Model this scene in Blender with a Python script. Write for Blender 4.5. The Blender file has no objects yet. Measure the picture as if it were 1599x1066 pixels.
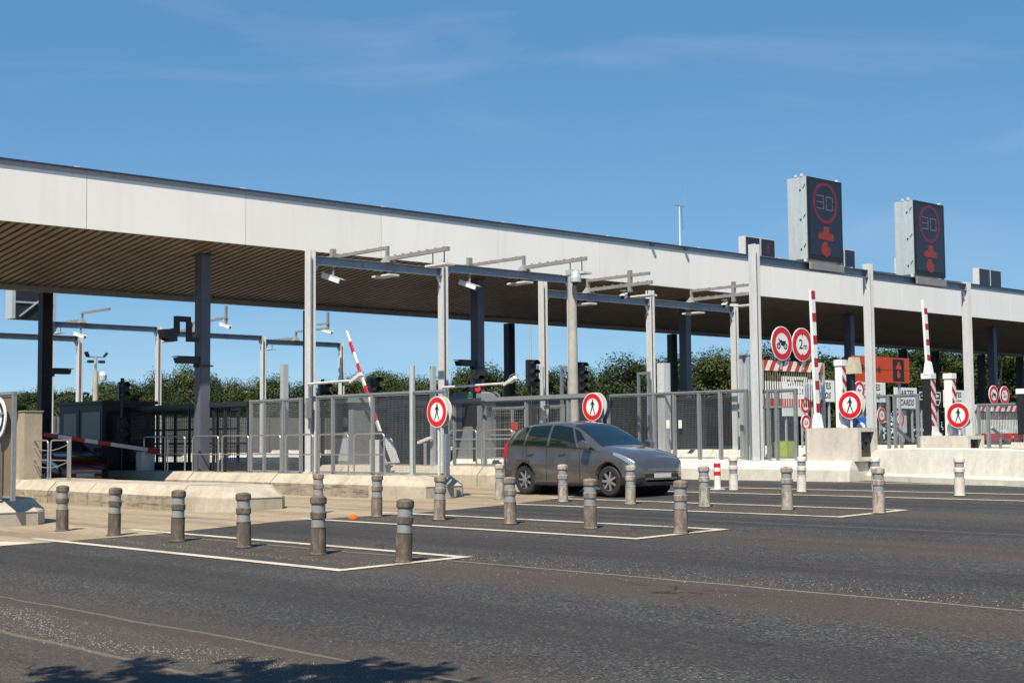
import bpy, bmesh, math, random
from math import sin, cos, pi, radians, sqrt, atan2, hypot
from mathutils import Vector, Matrix

random.seed(7)
scene = bpy.context.scene
COL = scene.collection

# ---------------------------------------------------------------- camera
# world axes: X = across the lanes, Y = along the lanes, Z = up (metres)
F, CX, CY = 2221.0, 799.5, 533.0
CAM = Vector((0.0, 0.0, 1.43))
def _d(x, y):
    return Vector(((x-CX)/F, (y-CY)/F, 1.0)).normalized()
_C = _d(3229, 665); _L = _d(-1235, 705)
_L = (_L - _C*_L.dot(_C)).normalized()
_U = _C.cross(_L)
if _U.y > 0: _U = -_U
R = Matrix((_C, _L, _U))                      # rows: world axes in camera space (x right, y down, z forward)
def at(px, py, X=None, Y=None, Z=None):
    """point of the photograph (1599 px wide) on a known plane of the place"""
    r = R @ Vector(((px-CX)/F, (py-CY)/F, 1.0))
    if X is not None: s = X/r.x
    elif Y is not None: s = Y/r.y
    else: s = (Z-CAM.z)/r.z
    return CAM + r*s
cd = bpy.data.cameras.new('camera'); cam = bpy.data.objects.new('camera', cd); COL.objects.link(cam)
cd.sensor_width = 36.0; cd.lens = 36.0*F/1599.0; cd.clip_start = 0.1; cd.clip_end = 3000
right = R.col[0]; up = -R.col[1]; back = -R.col[2]
cam.matrix_world = Matrix(((right.x, up.x, back.x, CAM.x), (right.y, up.y, back.y, CAM.y), (right.z, up.z, back.z, CAM.z), (0, 0, 0, 1)))
scene.camera = cam

# ---------------------------------------------------------------- sky, sun, exposure
SUN = Vector((-0.60, -0.36, 1.0)).normalized()      # towards the sun
w = bpy.data.worlds.new('World'); scene.world = w; w.use_nodes = True
nt = w.node_tree
sky = nt.nodes.new('ShaderNodeTexSky'); sky.sky_type = 'NISHITA'; sky.sun_disc = False
sky.sun_elevation = math.asin(SUN.z); sky.sun_rotation = atan2(SUN.x, SUN.y)
sky.altitude = 100; sky.air_density = 0.5; sky.dust_density = 0.0; sky.ozone_density = 1.5
# film response of the sky: each channel gently compressed, as the camera's tone curve does
sp_ = nt.nodes.new('ShaderNodeSeparateColor'); cb_ = nt.nodes.new('ShaderNodeCombineColor'); nt.links.new(sky.outputs[0], sp_.inputs[0])
for i_, (a_, g_) in enumerate(((1.18, .76), (2.22, .56), (3.60, .40))):
    pw = nt.nodes.new('ShaderNodeMath'); pw.operation = 'POWER'; pw.inputs[1].default_value = g_; nt.links.new(sp_.outputs[i_], pw.inputs[0])
    ml = nt.nodes.new('ShaderNodeMath'); ml.operation = 'MULTIPLY'; ml.inputs[1].default_value = a_; nt.links.new(pw.outputs[0], ml.inputs[0])
    nt.links.new(ml.outputs[0], cb_.inputs[i_])
# a few faint cirrus wisps
tc_ = nt.nodes.new('ShaderNodeTexCoord'); mp_ = nt.nodes.new('ShaderNodeMapping'); mp_.inputs['Rotation'].default_value = (0.1, 0.25, 0.6); mp_.inputs['Scale'].default_value = (1.6, 2.4, 11.0)
nz_ = nt.nodes.new('ShaderNodeTexNoise'); nz_.inputs['Scale'].default_value = 1.7; nz_.inputs['Detail'].default_value = 7; nz_.inputs['Roughness'].default_value = 0.55; nz_.inputs['Distortion'].default_value = 0.6
rp_ = nt.nodes.new('ShaderNodeValToRGB'); rp_.color_ramp.elements[0].position = 0.50; rp_.color_ramp.elements[1].position = 0.85; rp_.color_ramp.elements[1].color = (0.22, 0.22, 0.22, 1)
mx_ = nt.nodes.new('ShaderNodeMix'); mx_.data_type = 'RGBA'; mx_.inputs[7].default_value = (6.5, 7.6, 8.6, 1)
nt.links.new(tc_.outputs['Generated'], mp_.inputs[0]); nt.links.new(mp_.outputs[0], nz_.inputs['Vector']); nt.links.new(nz_.outputs['Fac'], rp_.inputs[0])
nt.links.new(rp_.outputs[0], mx_.inputs[0]); nt.links.new(cb_.outputs[0], mx_.inputs[6]); nt.links.new(mx_.outputs[2], nt.nodes['Background'].inputs[0])
nt.nodes['Background'].inputs[1].default_value = 0.069
sl = bpy.data.lights.new('sun', 'SUN'); sl.energy = 5.0; sl.angle = radians(0.53); sl.color = (1.0, 0.91, 0.76)
so = bpy.data.objects.new('sun', sl); COL.objects.link(so)
so.rotation_euler = (-SUN).to_track_quat('-Z', 'Y').to_euler()
so.location = (0, 0, 60)
scene.view_settings.view_transform = 'Standard'; scene.view_settings.look = 'None'
scene.view_settings.gamma = 1.0; scene.view_settings.exposure = 0.53; scene.view_settings.use_curve_mapping = False
scene.cycles.max_bounces = 6; scene.cycles.diffuse_bounces = 1; scene.cycles.glossy_bounces = 3
scene.cycles.use_denoising = True

# ---------------------------------------------------------------- materials
def new_mat(name):
    m = bpy.data.materials.new(name); m.use_nodes = True
    return m, m.node_tree, m.node_tree.nodes['Principled BSDF']
def N(t, kind, **kw):
    n = t.nodes.new(kind)
    for k, v in kw.items(): setattr(n, k, v)
    return n
def rgba(c): return (c[0], c[1], c[2], 1.0)
def mth(t, op, a, b=None, c=None):
    n = N(t, 'ShaderNodeMath', operation=op)
    for i, v in enumerate((a, b, c)):
        if v is None: continue
        if isinstance(v, (int, float)): n.inputs[i].default_value = v
        else: t.links.new(v, n.inputs[i])
    return n.outputs[0]
def noise(t, vec, scale, detail=4, rough=0.6):
    n = N(t, 'ShaderNodeTexNoise'); n.inputs['Scale'].default_value = scale
    n.inputs['Detail'].default_value = detail; n.inputs['Roughness'].default_value = rough
    t.links.new(vec, n.inputs['Vector']); return n.outputs['Fac']
def ramp(t, fac, stops):
    n = N(t, 'ShaderNodeValToRGB'); e = n.color_ramp.elements
    while len(e) < len(stops): e.new(0.5)
    for el, (p, c) in zip(e, stops):
        el.position = p; el.color = rgba(c) if not isinstance(c, (int, float)) else (c, c, c, 1)
    t.links.new(fac, n.inputs[0]); return n.outputs[0]
def mix(t, fac, a, b, blend='MIX'):
    n = N(t, 'ShaderNodeMix', data_type='RGBA', blend_type=blend)
    for sock, v in ((n.inputs[0], fac), (n.inputs[6], a), (n.inputs[7], b)):
        if isinstance(v, (int, float)): sock.default_value = v
        elif isinstance(v, tuple): sock.default_value = rgba(v)
        else: t.links.new(v, sock)
    return n.outputs[2]
def bump(t, bs, h, strength, dist=0.01):
    n = N(t, 'ShaderNodeBump'); n.inputs['Strength'].default_value = strength; n.inputs['Distance'].default_value = dist
    t.links.new(h, n.inputs['Height']); t.links.new(n.outputs[0], bs.inputs['Normal'])
def pos(t): return N(t, 'ShaderNodeNewGeometry').outputs['Position']
def mat(name, c, rough=0.6, metal=0.0, var=0.15, scale=6.0, bmp=0.0, c2=None, grime=0.0, spec=0.5):
    """paint / metal / plastic with mottling in world space and an optional second stain colour"""
    m, t, b = new_mat(name); P = pos(t)
    n1 = noise(t, P, scale, 5, 0.65)
    lo = tuple(x*(1-var) for x in c); hi = tuple(min(1, x*(1+var)) for x in c)
    col = ramp(t, n1, [(0.3, lo), (0.7, hi)])
    if c2 is not None:
        mp = N(t, 'ShaderNodeMapping'); mp.inputs['Scale'].default_value = (1, 1, 0.25); t.links.new(P, mp.inputs[0])
        n2 = noise(t, mp.outputs[0], scale*0.7, 6, 0.7)
        col = mix(t, ramp(t, n2, [(0.5-0.1*grime, 0.0), (0.78-0.1*grime, 0.85)]), col, c2)
    t.links.new(col, b.inputs['Base Color'])
    b.inputs['Roughness'].default_value = rough; b.inputs['Metallic'].default_value = metal
    b.inputs['Specular IOR Level'].default_value = spec
    if bmp: bump(t, b, noise(t, P, scale*8, 4, 0.6), bmp, 0.01)
    return m
def galv(name, c=(0.50, 0.52, 0.53), rough=0.48, metal=0.35):
    m, t, b = new_mat(name); P = pos(t)
    v = N(t, 'ShaderNodeTexVoronoi'); v.inputs['Scale'].default_value = 14; t.links.new(P, v.inputs['Vector'])
    mp = N(t, 'ShaderNodeMapping'); mp.inputs['Scale'].default_value = (3, 3, 0.35); t.links.new(P, mp.inputs[0])
    n1 = noise(t, mp.outputs[0], 2.5, 6, 0.65)
    sp = N(t, 'ShaderNodeRGBToBW'); t.links.new(v.outputs['Color'], sp.inputs[0])
    a = mix(t, 0.12, ramp(t, n1, [(0.3, tuple(x*0.86 for x in c)), (0.7, tuple(x*1.08 for x in c))]), sp.outputs[0], 'SOFT_LIGHT')
    t.links.new(a, b.inputs['Base Color']); b.inputs['Metallic'].default_value = metal
    t.links.new(ramp(t, n1, [(0.2, rough+0.12), (0.8, rough-0.06)]), b.inputs['Roughness'])
    return m
def concrete(name, c=(0.46, 0.41, 0.33), dirt=(0.20, 0.16, 0.12), amount=0.0):
    m, t, b = new_mat(name); P = pos(t)
    n1 = noise(t, P, 1.3, 6, 0.6); n2 = noise(t, P, 9.0, 6, 0.7); n3 = noise(t, P, 70.0, 3, 0.6)
    col = ramp(t, n1, [(0.3, tuple(x*0.86 for x in c)), (0.7, tuple(min(1, x*1.12) for x in c))])
    mp = N(t, 'ShaderNodeMapping'); mp.inputs['Scale'].default_value = (1.6, 1.6, 0.7); t.links.new(P, mp.inputs[0])
    st = noise(t, mp.outputs[0], 2.0, 8, 0.68)
    col = mix(t, ramp(t, st, [(0.50-amount, 0.0), (0.80-amount, 0.6)]), col, dirt)
    col = mix(t, 0.35, col, ramp(t, n2, [(0.3, 0.25), (0.7, 0.75)]), 'SOFT_LIGHT')
    col = mix(t, ramp(t, n3, [(0.30, 0.35), (0.36, 0.0)]), col, tuple(x*0.5 for x in c))
    t.links.new(col, b.inputs['Base Color']); b.inputs['Roughness'].default_value = 0.9
    b.inputs['Specular IOR Level'].default_value = 0.25
    bump(t, b, mix(t, 0.5, n2, n3), 0.35, 0.012)
    return m

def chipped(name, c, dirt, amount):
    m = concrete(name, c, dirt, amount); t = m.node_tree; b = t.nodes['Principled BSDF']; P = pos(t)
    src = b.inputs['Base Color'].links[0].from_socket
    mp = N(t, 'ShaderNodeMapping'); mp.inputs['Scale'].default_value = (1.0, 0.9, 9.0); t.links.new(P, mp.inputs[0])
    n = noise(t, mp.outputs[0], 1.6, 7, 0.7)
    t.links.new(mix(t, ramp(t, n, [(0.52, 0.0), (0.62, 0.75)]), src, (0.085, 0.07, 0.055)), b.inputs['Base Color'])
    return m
M = {}
M['galv'] = galv('galvanised_steel')
M['fence'] = galv('weathered_fence_steel', (0.25, 0.27, 0.28), 0.52, 0.3)
M['galv_lt'] = galv('pale_galvanised_steel', (0.60, 0.61, 0.61), 0.55, 0.15)
M['galv_blue'] = galv('blue_grey_steel', (0.20, 0.24, 0.29), 0.5, 0.3)
M['beam'] = galv('shade_blue_gantry_beam', (0.28, 0.325, 0.375), 0.45, 0.35)  # galvanised beams, the shade under their flanges put into a darker blue
M['wire'] = galv('fence_wire', (0.19, 0.195, 0.20), 0.5, 0.2)
M['zinc'] = galv('mottled_zinc', (0.55, 0.60, 0.60), 0.42, 0.35)
def cladding():
    m, t, b = new_mat('cream_cladding'); P = pos(t)
    mp = N(t, 'ShaderNodeMapping'); mp.inputs['Scale'].default_value = (2.5, 1, 0.12); t.links.new(P, mp.inputs[0])
    st = noise(t, mp.outputs[0], 1.5, 7, 0.7); n1 = noise(t, P, 0.5, 4, 0.6)
    ix = N(t, 'ShaderNodeSeparateXYZ'); t.links.new(P, ix.inputs[0])
    cell = N(t, 'ShaderNodeTexWhiteNoise', noise_dimensions='1D'); t.links.new(mth(t, 'FLOOR', mth(t, 'DIVIDE', mth(t, 'SUBTRACT', ix.outputs[0], 15.69), 4.52)), cell.inputs['W'])
    col = mix(t, cell.outputs['Value'], (0.86, 0.83, 0.77), (0.90, 0.87, 0.82))
    col = mix(t, ramp(t, st, [(0.50, 0.0), (0.80, 0.30)]), col, (0.62, 0.57, 0.49))
    col = mix(t, ramp(t, n1, [(0.45, 0.0), (0.8, 0.25)]), col, (0.72, 0.68, 0.61))
    t.links.new(col, b.inputs['Base Color']); b.inputs['Roughness'].default_value = 0.42
    return m
M['panel'] = cladding()
M['dark'] = mat('dark_joint', (0.03, 0.03, 0.035), 0.7)
M['cap'] = mat('dark_roof_edge', (0.045, 0.055, 0.085), 0.45, 0.3)
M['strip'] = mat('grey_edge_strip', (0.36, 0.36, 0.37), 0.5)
M['slat'] = mat('bronze_soffit_slat', (0.30, 0.23, 0.16), 0.42, 0.15, 0.18, 1.2)
M['soffit'] = mat('soffit_backing', (0.035, 0.027, 0.02), 0.8)
M['gutter'] = mat('grey_gutter', (0.22, 0.20, 0.185), 0.6)
M['column'] = mat('dark_blue_grey_column', (0.10, 0.105, 0.135), 0.45, 0.0, 0.12, 2.0)
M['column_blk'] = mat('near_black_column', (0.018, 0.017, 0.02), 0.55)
M['kerb'] = concrete('island_concrete', (0.43, 0.385, 0.31), (0.20, 0.165, 0.12), 0.03)
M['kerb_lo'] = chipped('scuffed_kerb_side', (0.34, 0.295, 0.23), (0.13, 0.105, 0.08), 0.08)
M['kerb_w'] = concrete('whitewashed_concrete', (0.60, 0.57, 0.50), (0.36, 0.32, 0.26), 0.02)
M['block'] = concrete('grey_concrete', (0.58, 0.53, 0.46), (0.34, 0.29, 0.24), 0.0)
M['mast'] = concrete('grey_mast_concrete', (0.42, 0.40, 0.36), (0.22, 0.20, 0.17), 0.03)
M['pillar'] = concrete('ochre_concrete', (0.36, 0.31, 0.235), (0.17, 0.14, 0.11), 0.03)
M['white'] = mat('white_paint', (0.80, 0.79, 0.76), 0.4, 0, 0.05, 3.0, c2=(0.55, 0.50, 0.44), grime=-0.6)
M['white_sign'] = mat('white_sign_film', (0.80, 0.80, 0.79), 0.35, 0, 0.03)
M['red'] = mat('red_sign_film', (0.62, 0.012, 0.018), 0.35, 0, 0.06)
M['red_p'] = mat('red_paint', (0.40, 0.015, 0.02), 0.45, 0, 0.15)
M['orange'] = mat('orange_sign_film', (0.54, 0.055, 0.006), 0.45, 0, 0.08)
M['black'] = mat('black_paint', (0.014, 0.014, 0.016), 0.5)
M['blackp'] = mat('black_plastic', (0.02, 0.02, 0.023), 0.38)
M['anthracite'] = mat('anthracite_steel', (0.022, 0.025, 0.030), 0.5, 0.1, 0.2, 3.0)  # lowered so fences and booths carry the canopy shade in their colour
M['grey'] = mat('grey_steel', (0.27, 0.265, 0.25), 0.5, 0.2, 0.15, 4.0)
M['beige'] = mat('beige_housing', (0.52, 0.46, 0.34), 0.5)
M['lightgrey'] = mat('light_grey_housing', (0.58, 0.58, 0.56), 0.45, 0, 0.08)
M['steel'] = mat('stainless_tube', (0.55, 0.53, 0.50), 0.28, 0.8, 0.1)
M['blue'] = mat('blue_sign_film', (0.02, 0.09, 0.42), 0.4)
M['green'] = mat('green_sign_film', (0.02, 0.28, 0.11), 0.4)
M['yellowgreen'] = mat('yellow_green_box', (0.38, 0.48, 0.10), 0.5)
M['reflex'] = mat('grey_reflective_band', (0.255, 0.26, 0.26), 0.38, 0.0, 0.12, 12)
M['screen'] = mat('dark_led_screen', (0.018, 0.019, 0.03), 0.22, 0, 0.1)
M['led_red'] = mat('dim_red_led', (0.17, 0.013, 0.025), 0.4, 0, 0.3, 30)
M['led_or'] = mat('dim_orange_led', (0.26, 0.028, 0.012), 0.4, 0, 0.3, 30)
M['led_w'] = mat('dim_white_led', (0.13, 0.11, 0.12), 0.4, 0, 0.3, 30)
M['rubber'] = mat('tyre_rubber', (0.022, 0.021, 0.02), 0.75, 0, 0.2, 20)
M['rim'] = mat('alloy_rim', (0.42, 0.42, 0.43), 0.32, 0.7, 0.08)
def simple(name, c, rough, metal=0.0, emit=None, es=0.0):
    m, t, b = new_mat(name); b.inputs['Base Color'].default_value = rgba(c); b.inputs['Roughness'].default_value = rough; b.inputs['Metallic'].default_value = metal
    if emit: b.inputs['Emission Color'].default_value = rgba(emit); b.inputs['Emission Strength'].default_value = es
    return m
M['glass'] = simple('tinted_glass', (0.006, 0.014, 0.013), 0.05)
M['wind'] = simple('windscreen_glass', (0.008, 0.022, 0.034), 0.04)
M['lamp_glass'] = simple('headlamp_glass', (0.55, 0.55, 0.55), 0.16, 0.75)
M['lit_red'] = simple('lit_red_lamp', (0.5, 0.01, 0.02), 0.3, 0, (1.0, 0.03, 0.06), 0.7)
M['lit_green'] = simple('lit_green_sign', (0.01, 0.10, 0.055), 0.4, 0, (0.02, 0.5, 0.25), 0.06)
M['cone_or'] = simple('orange_lens', (0.75, 0.12, 0.01), 0.25)
def carpaint(name, c):
    m, t, b = new_mat(name); P = pos(t)
    t.links.new(ramp(t, noise(t, P, 3.0, 4, 0.6), [(0.3, tuple(x*0.9 for x in c)), (0.7, tuple(x*1.1 for x in c))]), b.inputs['Base Color'])
    b.inputs['Metallic'].default_value = 0.7; b.inputs['Roughness'].default_value = 0.22; b.inputs['Coat Weight'].default_value = 1.0; b.inputs['Coat Roughness'].default_value = 0.06
    return m
M['car_grey'] = carpaint('warm_grey_car_paint', (0.16, 0.152, 0.147))
M['car_dark'] = carpaint('dark_red_car_paint', (0.09, 0.015, 0.02))
def bollard_mat(name, c, dirt, lo, hi):
    m, t, b = new_mat(name); P = pos(t)
    mp = N(t, 'ShaderNodeMapping'); mp.inputs['Scale'].default_value = (14, 14, 5); t.links.new(P, mp.inputs[0])
    n1 = noise(t, mp.outputs[0], 1.0, 7, 0.75); n2 = noise(t, P, 60, 3, 0.6)
    col = mix(t, ramp(t, n1, [(lo, 0.0), (hi, 1.0)]), dirt, c)
    col = mix(t, 0.4, col, ramp(t, n2, [(0.3, 0.3), (0.7, 0.7)]), 'SOFT_LIGHT')
    t.links.new(col, b.inputs['Base Color']); b.inputs['Roughness'].default_value = 0.7
    b.inputs['Specular IOR Level'].default_value = 0.3
    return m
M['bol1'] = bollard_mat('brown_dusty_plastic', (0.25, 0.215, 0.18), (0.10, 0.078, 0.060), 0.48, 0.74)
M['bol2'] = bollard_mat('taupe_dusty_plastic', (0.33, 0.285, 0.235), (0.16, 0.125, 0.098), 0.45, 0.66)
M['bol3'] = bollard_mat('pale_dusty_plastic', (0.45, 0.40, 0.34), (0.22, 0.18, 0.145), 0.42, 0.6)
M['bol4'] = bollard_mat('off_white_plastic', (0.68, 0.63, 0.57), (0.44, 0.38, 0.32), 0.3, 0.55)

# road surface: aggregate, dust along the island lines, tyre bands and sealed joints, all fixed to the ground
def asphalt():
    m, t, b = new_mat('worn_asphalt'); P = pos(t)
    sx = N(t, 'ShaderNodeSeparateXYZ'); t.links.new(P, sx.inputs[0]); X, Y = sx.outputs[0], sx.outputs[1]
    vor = N(t, 'ShaderNodeTexVoronoi'); vor.inputs['Scale'].default_value = 78
    ma = N(t, 'ShaderNodeMapping'); ma.inputs['Scale'].default_value = (1.0, 0.62, 1.0); t.links.new(P, ma.inputs[0]); t.links.new(ma.outputs[0], vor.inputs['Vector'])
    fine = noise(t, ma.outputs[0], 130, 3, 0.7); med = noise(t, P, 36, 3, 0.6); big = noise(t, P, 0.35, 5, 0.6)
    mp = N(t, 'ShaderNodeMapping'); mp.inputs['Scale'].default_value = (1.3, 0.07, 1); t.links.new(P, mp.inputs[0])
    streak = noise(t, mp.outputs[0], 1.0, 5, 0.6)
    agg = mix(t, 0.5, vor.outputs['Color'], fine)
    bw = N(t, 'ShaderNodeRGBToBW'); t.links.new(agg, bw.inputs[0])
    col = ramp(t, bw.outputs[0], [(0.28, (0.012, 0.012, 0.012)), (0.46, (0.033, 0.0325, 0.032)), (0.62, (0.063, 0.061, 0.058)), (0.74, (0.16, 0.152, 0.14))])
    col = mix(t, 0.55, col, ramp(t, med, [(0.3, 0.28), (0.7, 0.72)]), 'SOFT_LIGHT')
    col = mix(t, 0.6, col, ramp(t, big, [(0.3, 0.33), (0.7, 0.64)]), 'SOFT_LIGHT')
    # dust band along each island line (every 4.85 m), wavy edged
    ph = mth(t, 'DIVIDE', mth(t, 'SUBTRACT', X, 10.35), 4.85)
    fr = mth(t, 'ABSOLUTE', mth(t, 'SUBTRACT', mth(t, 'FRACT', mth(t, 'ADD', ph, 0.5)), 0.5))
    dd = mth(t, 'ADD', fr, mth(t, 'MULTIPLY', mth(t, 'SUBTRACT', streak, 0.5), 0.30))
    dust = ramp(t, dd, [(0.06, 1.0), (0.27, 0.0)])
    near = ramp(t, mth(t, 'ADD', mth(t, 'DIVIDE', X, 10.0), mth(t, 'MULTIPLY', mth(t, 'SUBTRACT', streak, 0.5), 0.1)), [(0.545, 0.75), (0.62, 0.0)])
    dm = mth(t, 'MAXIMUM', dust, near)
    dcol = ramp(t, mth(t, 'ADD', mth(t, 'MULTIPLY', fine, 0.6), mth(t, 'MULTIPLY', med, 0.4)), [(0.3, (0.034, 0.026, 0.020)), (0.60, (0.062, 0.049, 0.038)), (0.70, (0.15, 0.125, 0.10))])
    col = mix(t, mth(t, 'MULTIPLY', dm, 0.75), col, dcol)
    # grit drifts
    grit = mth(t, 'MULTIPLY', ramp(t, noise(t, P, 95, 2, 0.5), [(0.60, 0.0), (0.66, 1.0)]), ramp(t, mth(t, 'ADD', mth(t, 'MULTIPLY', dm, 0.3), streak), [(0.62, 0.0), (0.85, 0.8)]))
    col = mix(t, grit, col, (0.30, 0.255, 0.20))
    # tyre polished reddish-dark band in the lane centre
    tb = mth(t, 'ADD', fr, mth(t, 'MULTIPLY', mth(t, 'SUBTRACT', streak, 0.5), 0.2))
    col = mix(t, mth(t, 'MULTIPLY', ramp(t, tb, [(0.33, 0.0), (0.42, 0.6), (0.50, 0.35)]), 1.0), col, (0.026, 0.021, 0.020))
    # sealed joints: thin wavy lines at fixed X
    wob = mth(t, 'MULTIPLY', mth(t, 'SUBTRACT', noise(t, P, 0.55, 3, 0.6), 0.5), 0.16)
    wn = mth(t, 'MULTIPLY', noise(t, P, 14, 3, 0.6), 0.9)
    for (xc, wd, c, a) in ((5.92, 0.024, (0.125, 0.105, 0.082), 0.9), (4.90, 0.032, (0.14, 0.118, 0.092), 0.75), (10.95, 0.022, (0.21, 0.185, 0.145), 0.9), (12.6, 0.016, (0.020, 0.018, 0.018), 0.8), (13.1, 0.012, (0.13, 0.075, 0.07), 0.7), (8.0, 0.02, (0.022, 0.02, 0.02), 0.55), (17.55, 0.02, (0.16, 0.15, 0.14), 0.8), (22.4, 0.016, (0.16, 0.15, 0.14), 0.6)):
        dl = mth(t, 'ABSOLUTE', mth(t, 'SUBTRACT', mth(t, 'ADD', X, wob), xc))
        mk = mth(t, 'MULTIPLY', mth(t, 'LESS_THAN', dl, mth(t, 'MULTIPLY', wn, wd*2)), a)
        col = mix(t, mk, col, c)
    vc = N(t, 'ShaderNodeTexVoronoi', feature='DISTANCE_TO_EDGE'); vc.inputs['Scale'].default_value = 0.22; vc.inputs['Randomness'].default_value = 1.0
    vm = N(t, 'ShaderNodeMapping'); vm.inputs['Scale'].default_value = (1.0, 0.45, 1); vadd = N(t, 'ShaderNodeVectorMath', operation='ADD'); nv_ = N(t, 'ShaderNodeTexNoise'); nv_.inputs['Scale'].default_value = 1.6; nv_.inputs['Detail'].default_value = 5
    t.links.new(P, nv_.inputs['Vector']); t.links.new(P, vadd.inputs[0]); t.links.new(nv_.outputs['Color'], vadd.inputs[1]); t.links.new(vadd.outputs[0], vm.inputs[0]); t.links.new(vm.outputs[0], vc.inputs['Vector'])
    ck = mth(t, 'MULTIPLY', mth(t, 'LESS_THAN', vc.outputs['Distance'], 0.0035), ramp(t, big, [(0.45, 0.0), (0.6, 0.75)]))
    col = mix(t, ck, col, (0.012, 0.011, 0.010))
    oil = ramp(t, noise(t, P, 0.9, 5, 0.7), [(0.62, 0.0), (0.72, 0.55)])
    col = mix(t, oil, col, (0.022, 0.021, 0.020))
    t.links.new(col, b.inputs['Base Color']); b.inputs['Roughness'].default_value = 0.86; b.inputs['Specular IOR Level'].default_value = 0.3
    bump(t, b, bw.outputs[0], 0.35, 0.006)
    return m
M['asphalt'] = asphalt()
def apron_mat():
    m, t, b = new_mat('tan_concrete_apron'); P = pos(t)
    sx = N(t, 'ShaderNodeSeparateXYZ'); t.links.new(P, sx.inputs[0]); X, Y = sx.outputs[0], sx.outputs[1]
    mp = N(t, 'ShaderNodeMapping'); mp.inputs['Scale'].default_value = (1.6, 0.12, 1); t.links.new(P, mp.inputs[0])
    st = noise(t, mp.outputs[0], 1.0, 6, 0.65); n2 = noise(t, P, 8, 5, 0.7); n3 = noise(t, P, 90, 3, 0.6)
    col = ramp(t, st, [(0.30, (0.155, 0.118, 0.08)), (0.48, (0.285, 0.225, 0.15)), (0.68, (0.37, 0.295, 0.20))])
    col = mix(t, 0.6, col, ramp(t, n2, [(0.3, 0.25), (0.7, 0.75)]), 'SOFT_LIGHT')
    col = mix(t, ramp(t, n3, [(0.30, 0.6), (0.42, 0.0)]), col, (0.11, 0.085, 0.06))
    jl = mth(t, 'LESS_THAN', mth(t, 'ABSOLUTE', mth(t, 'SUBTRACT', mth(t, 'FRACT', mth(t, 'DIVIDE', Y, 5.0)), 0.5)), 0.003)
    col = mix(t, mth(t, 'MULTIPLY', jl, 0.8), col, (0.07, 0.055, 0.04))
    t.links.new(col, b.inputs['Base Color']); b.inputs['Roughness'].default_value = 0.9
    bump(t, b, n3, 0.4, 0.008)
    return m
M['apron'] = apron_mat()
def paint_mat():
    m, t, b = new_mat('worn_road_paint'); P = pos(t)
    n = noise(t, P, 35, 4, 0.75); n2 = noise(t, P, 1.2, 4, 0.6)
    f = mth(t, 'ADD', mth(t, 'MULTIPLY', n, 0.6), mth(t, 'MULTIPLY', n2, 0.4))
    t.links.new(ramp(t, f, [(0.36, (0.10, 0.088, 0.075)), (0.46, (0.46, 0.405, 0.325)), (0.62, (0.62, 0.555, 0.455))]), b.inputs['Base Color'])
    b.inputs['Roughness'].default_value = 0.8
    return m
M['paint'] = paint_mat()
def leaf_mat(name, lo, hi):
    m, t, b = new_mat(name); P = pos(t)
    n = noise(t, P, 0.9, 5, 0.7); n2 = noise(t, P, 5.0, 2, 0.5)
    f = mth(t, 'ADD', mth(t, 'MULTIPLY', n, 0.6), mth(t, 'MULTIPLY', n2, 0.4))
    t.links.new(ramp(t, f, [(0.35, lo), (0.65, hi)]), b.inputs['Base Color']); b.inputs['Roughness'].default_value = 0.6
    b.inputs['Specular IOR Level'].default_value = 0.25
    return m
M['leaf'] = [leaf_mat('oak_leaves', (0.015, 0.026, 0.006), (0.050, 0.074, 0.013)), leaf_mat('dark_leaves', (0.011, 0.020, 0.006), (0.036, 0.056, 0.011)), leaf_mat('yellow_green_leaves', (0.020, 0.031, 0.007), (0.066, 0.088, 0.014))]
M['bark'] = mat('bark', (0.09, 0.07, 0.05), 0.9, 0, 0.3, 8, 0.3)
M['grass'] = mat('dry_grass', (0.075, 0.085, 0.028), 0.95, 0, 0.35, 2.0)

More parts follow.
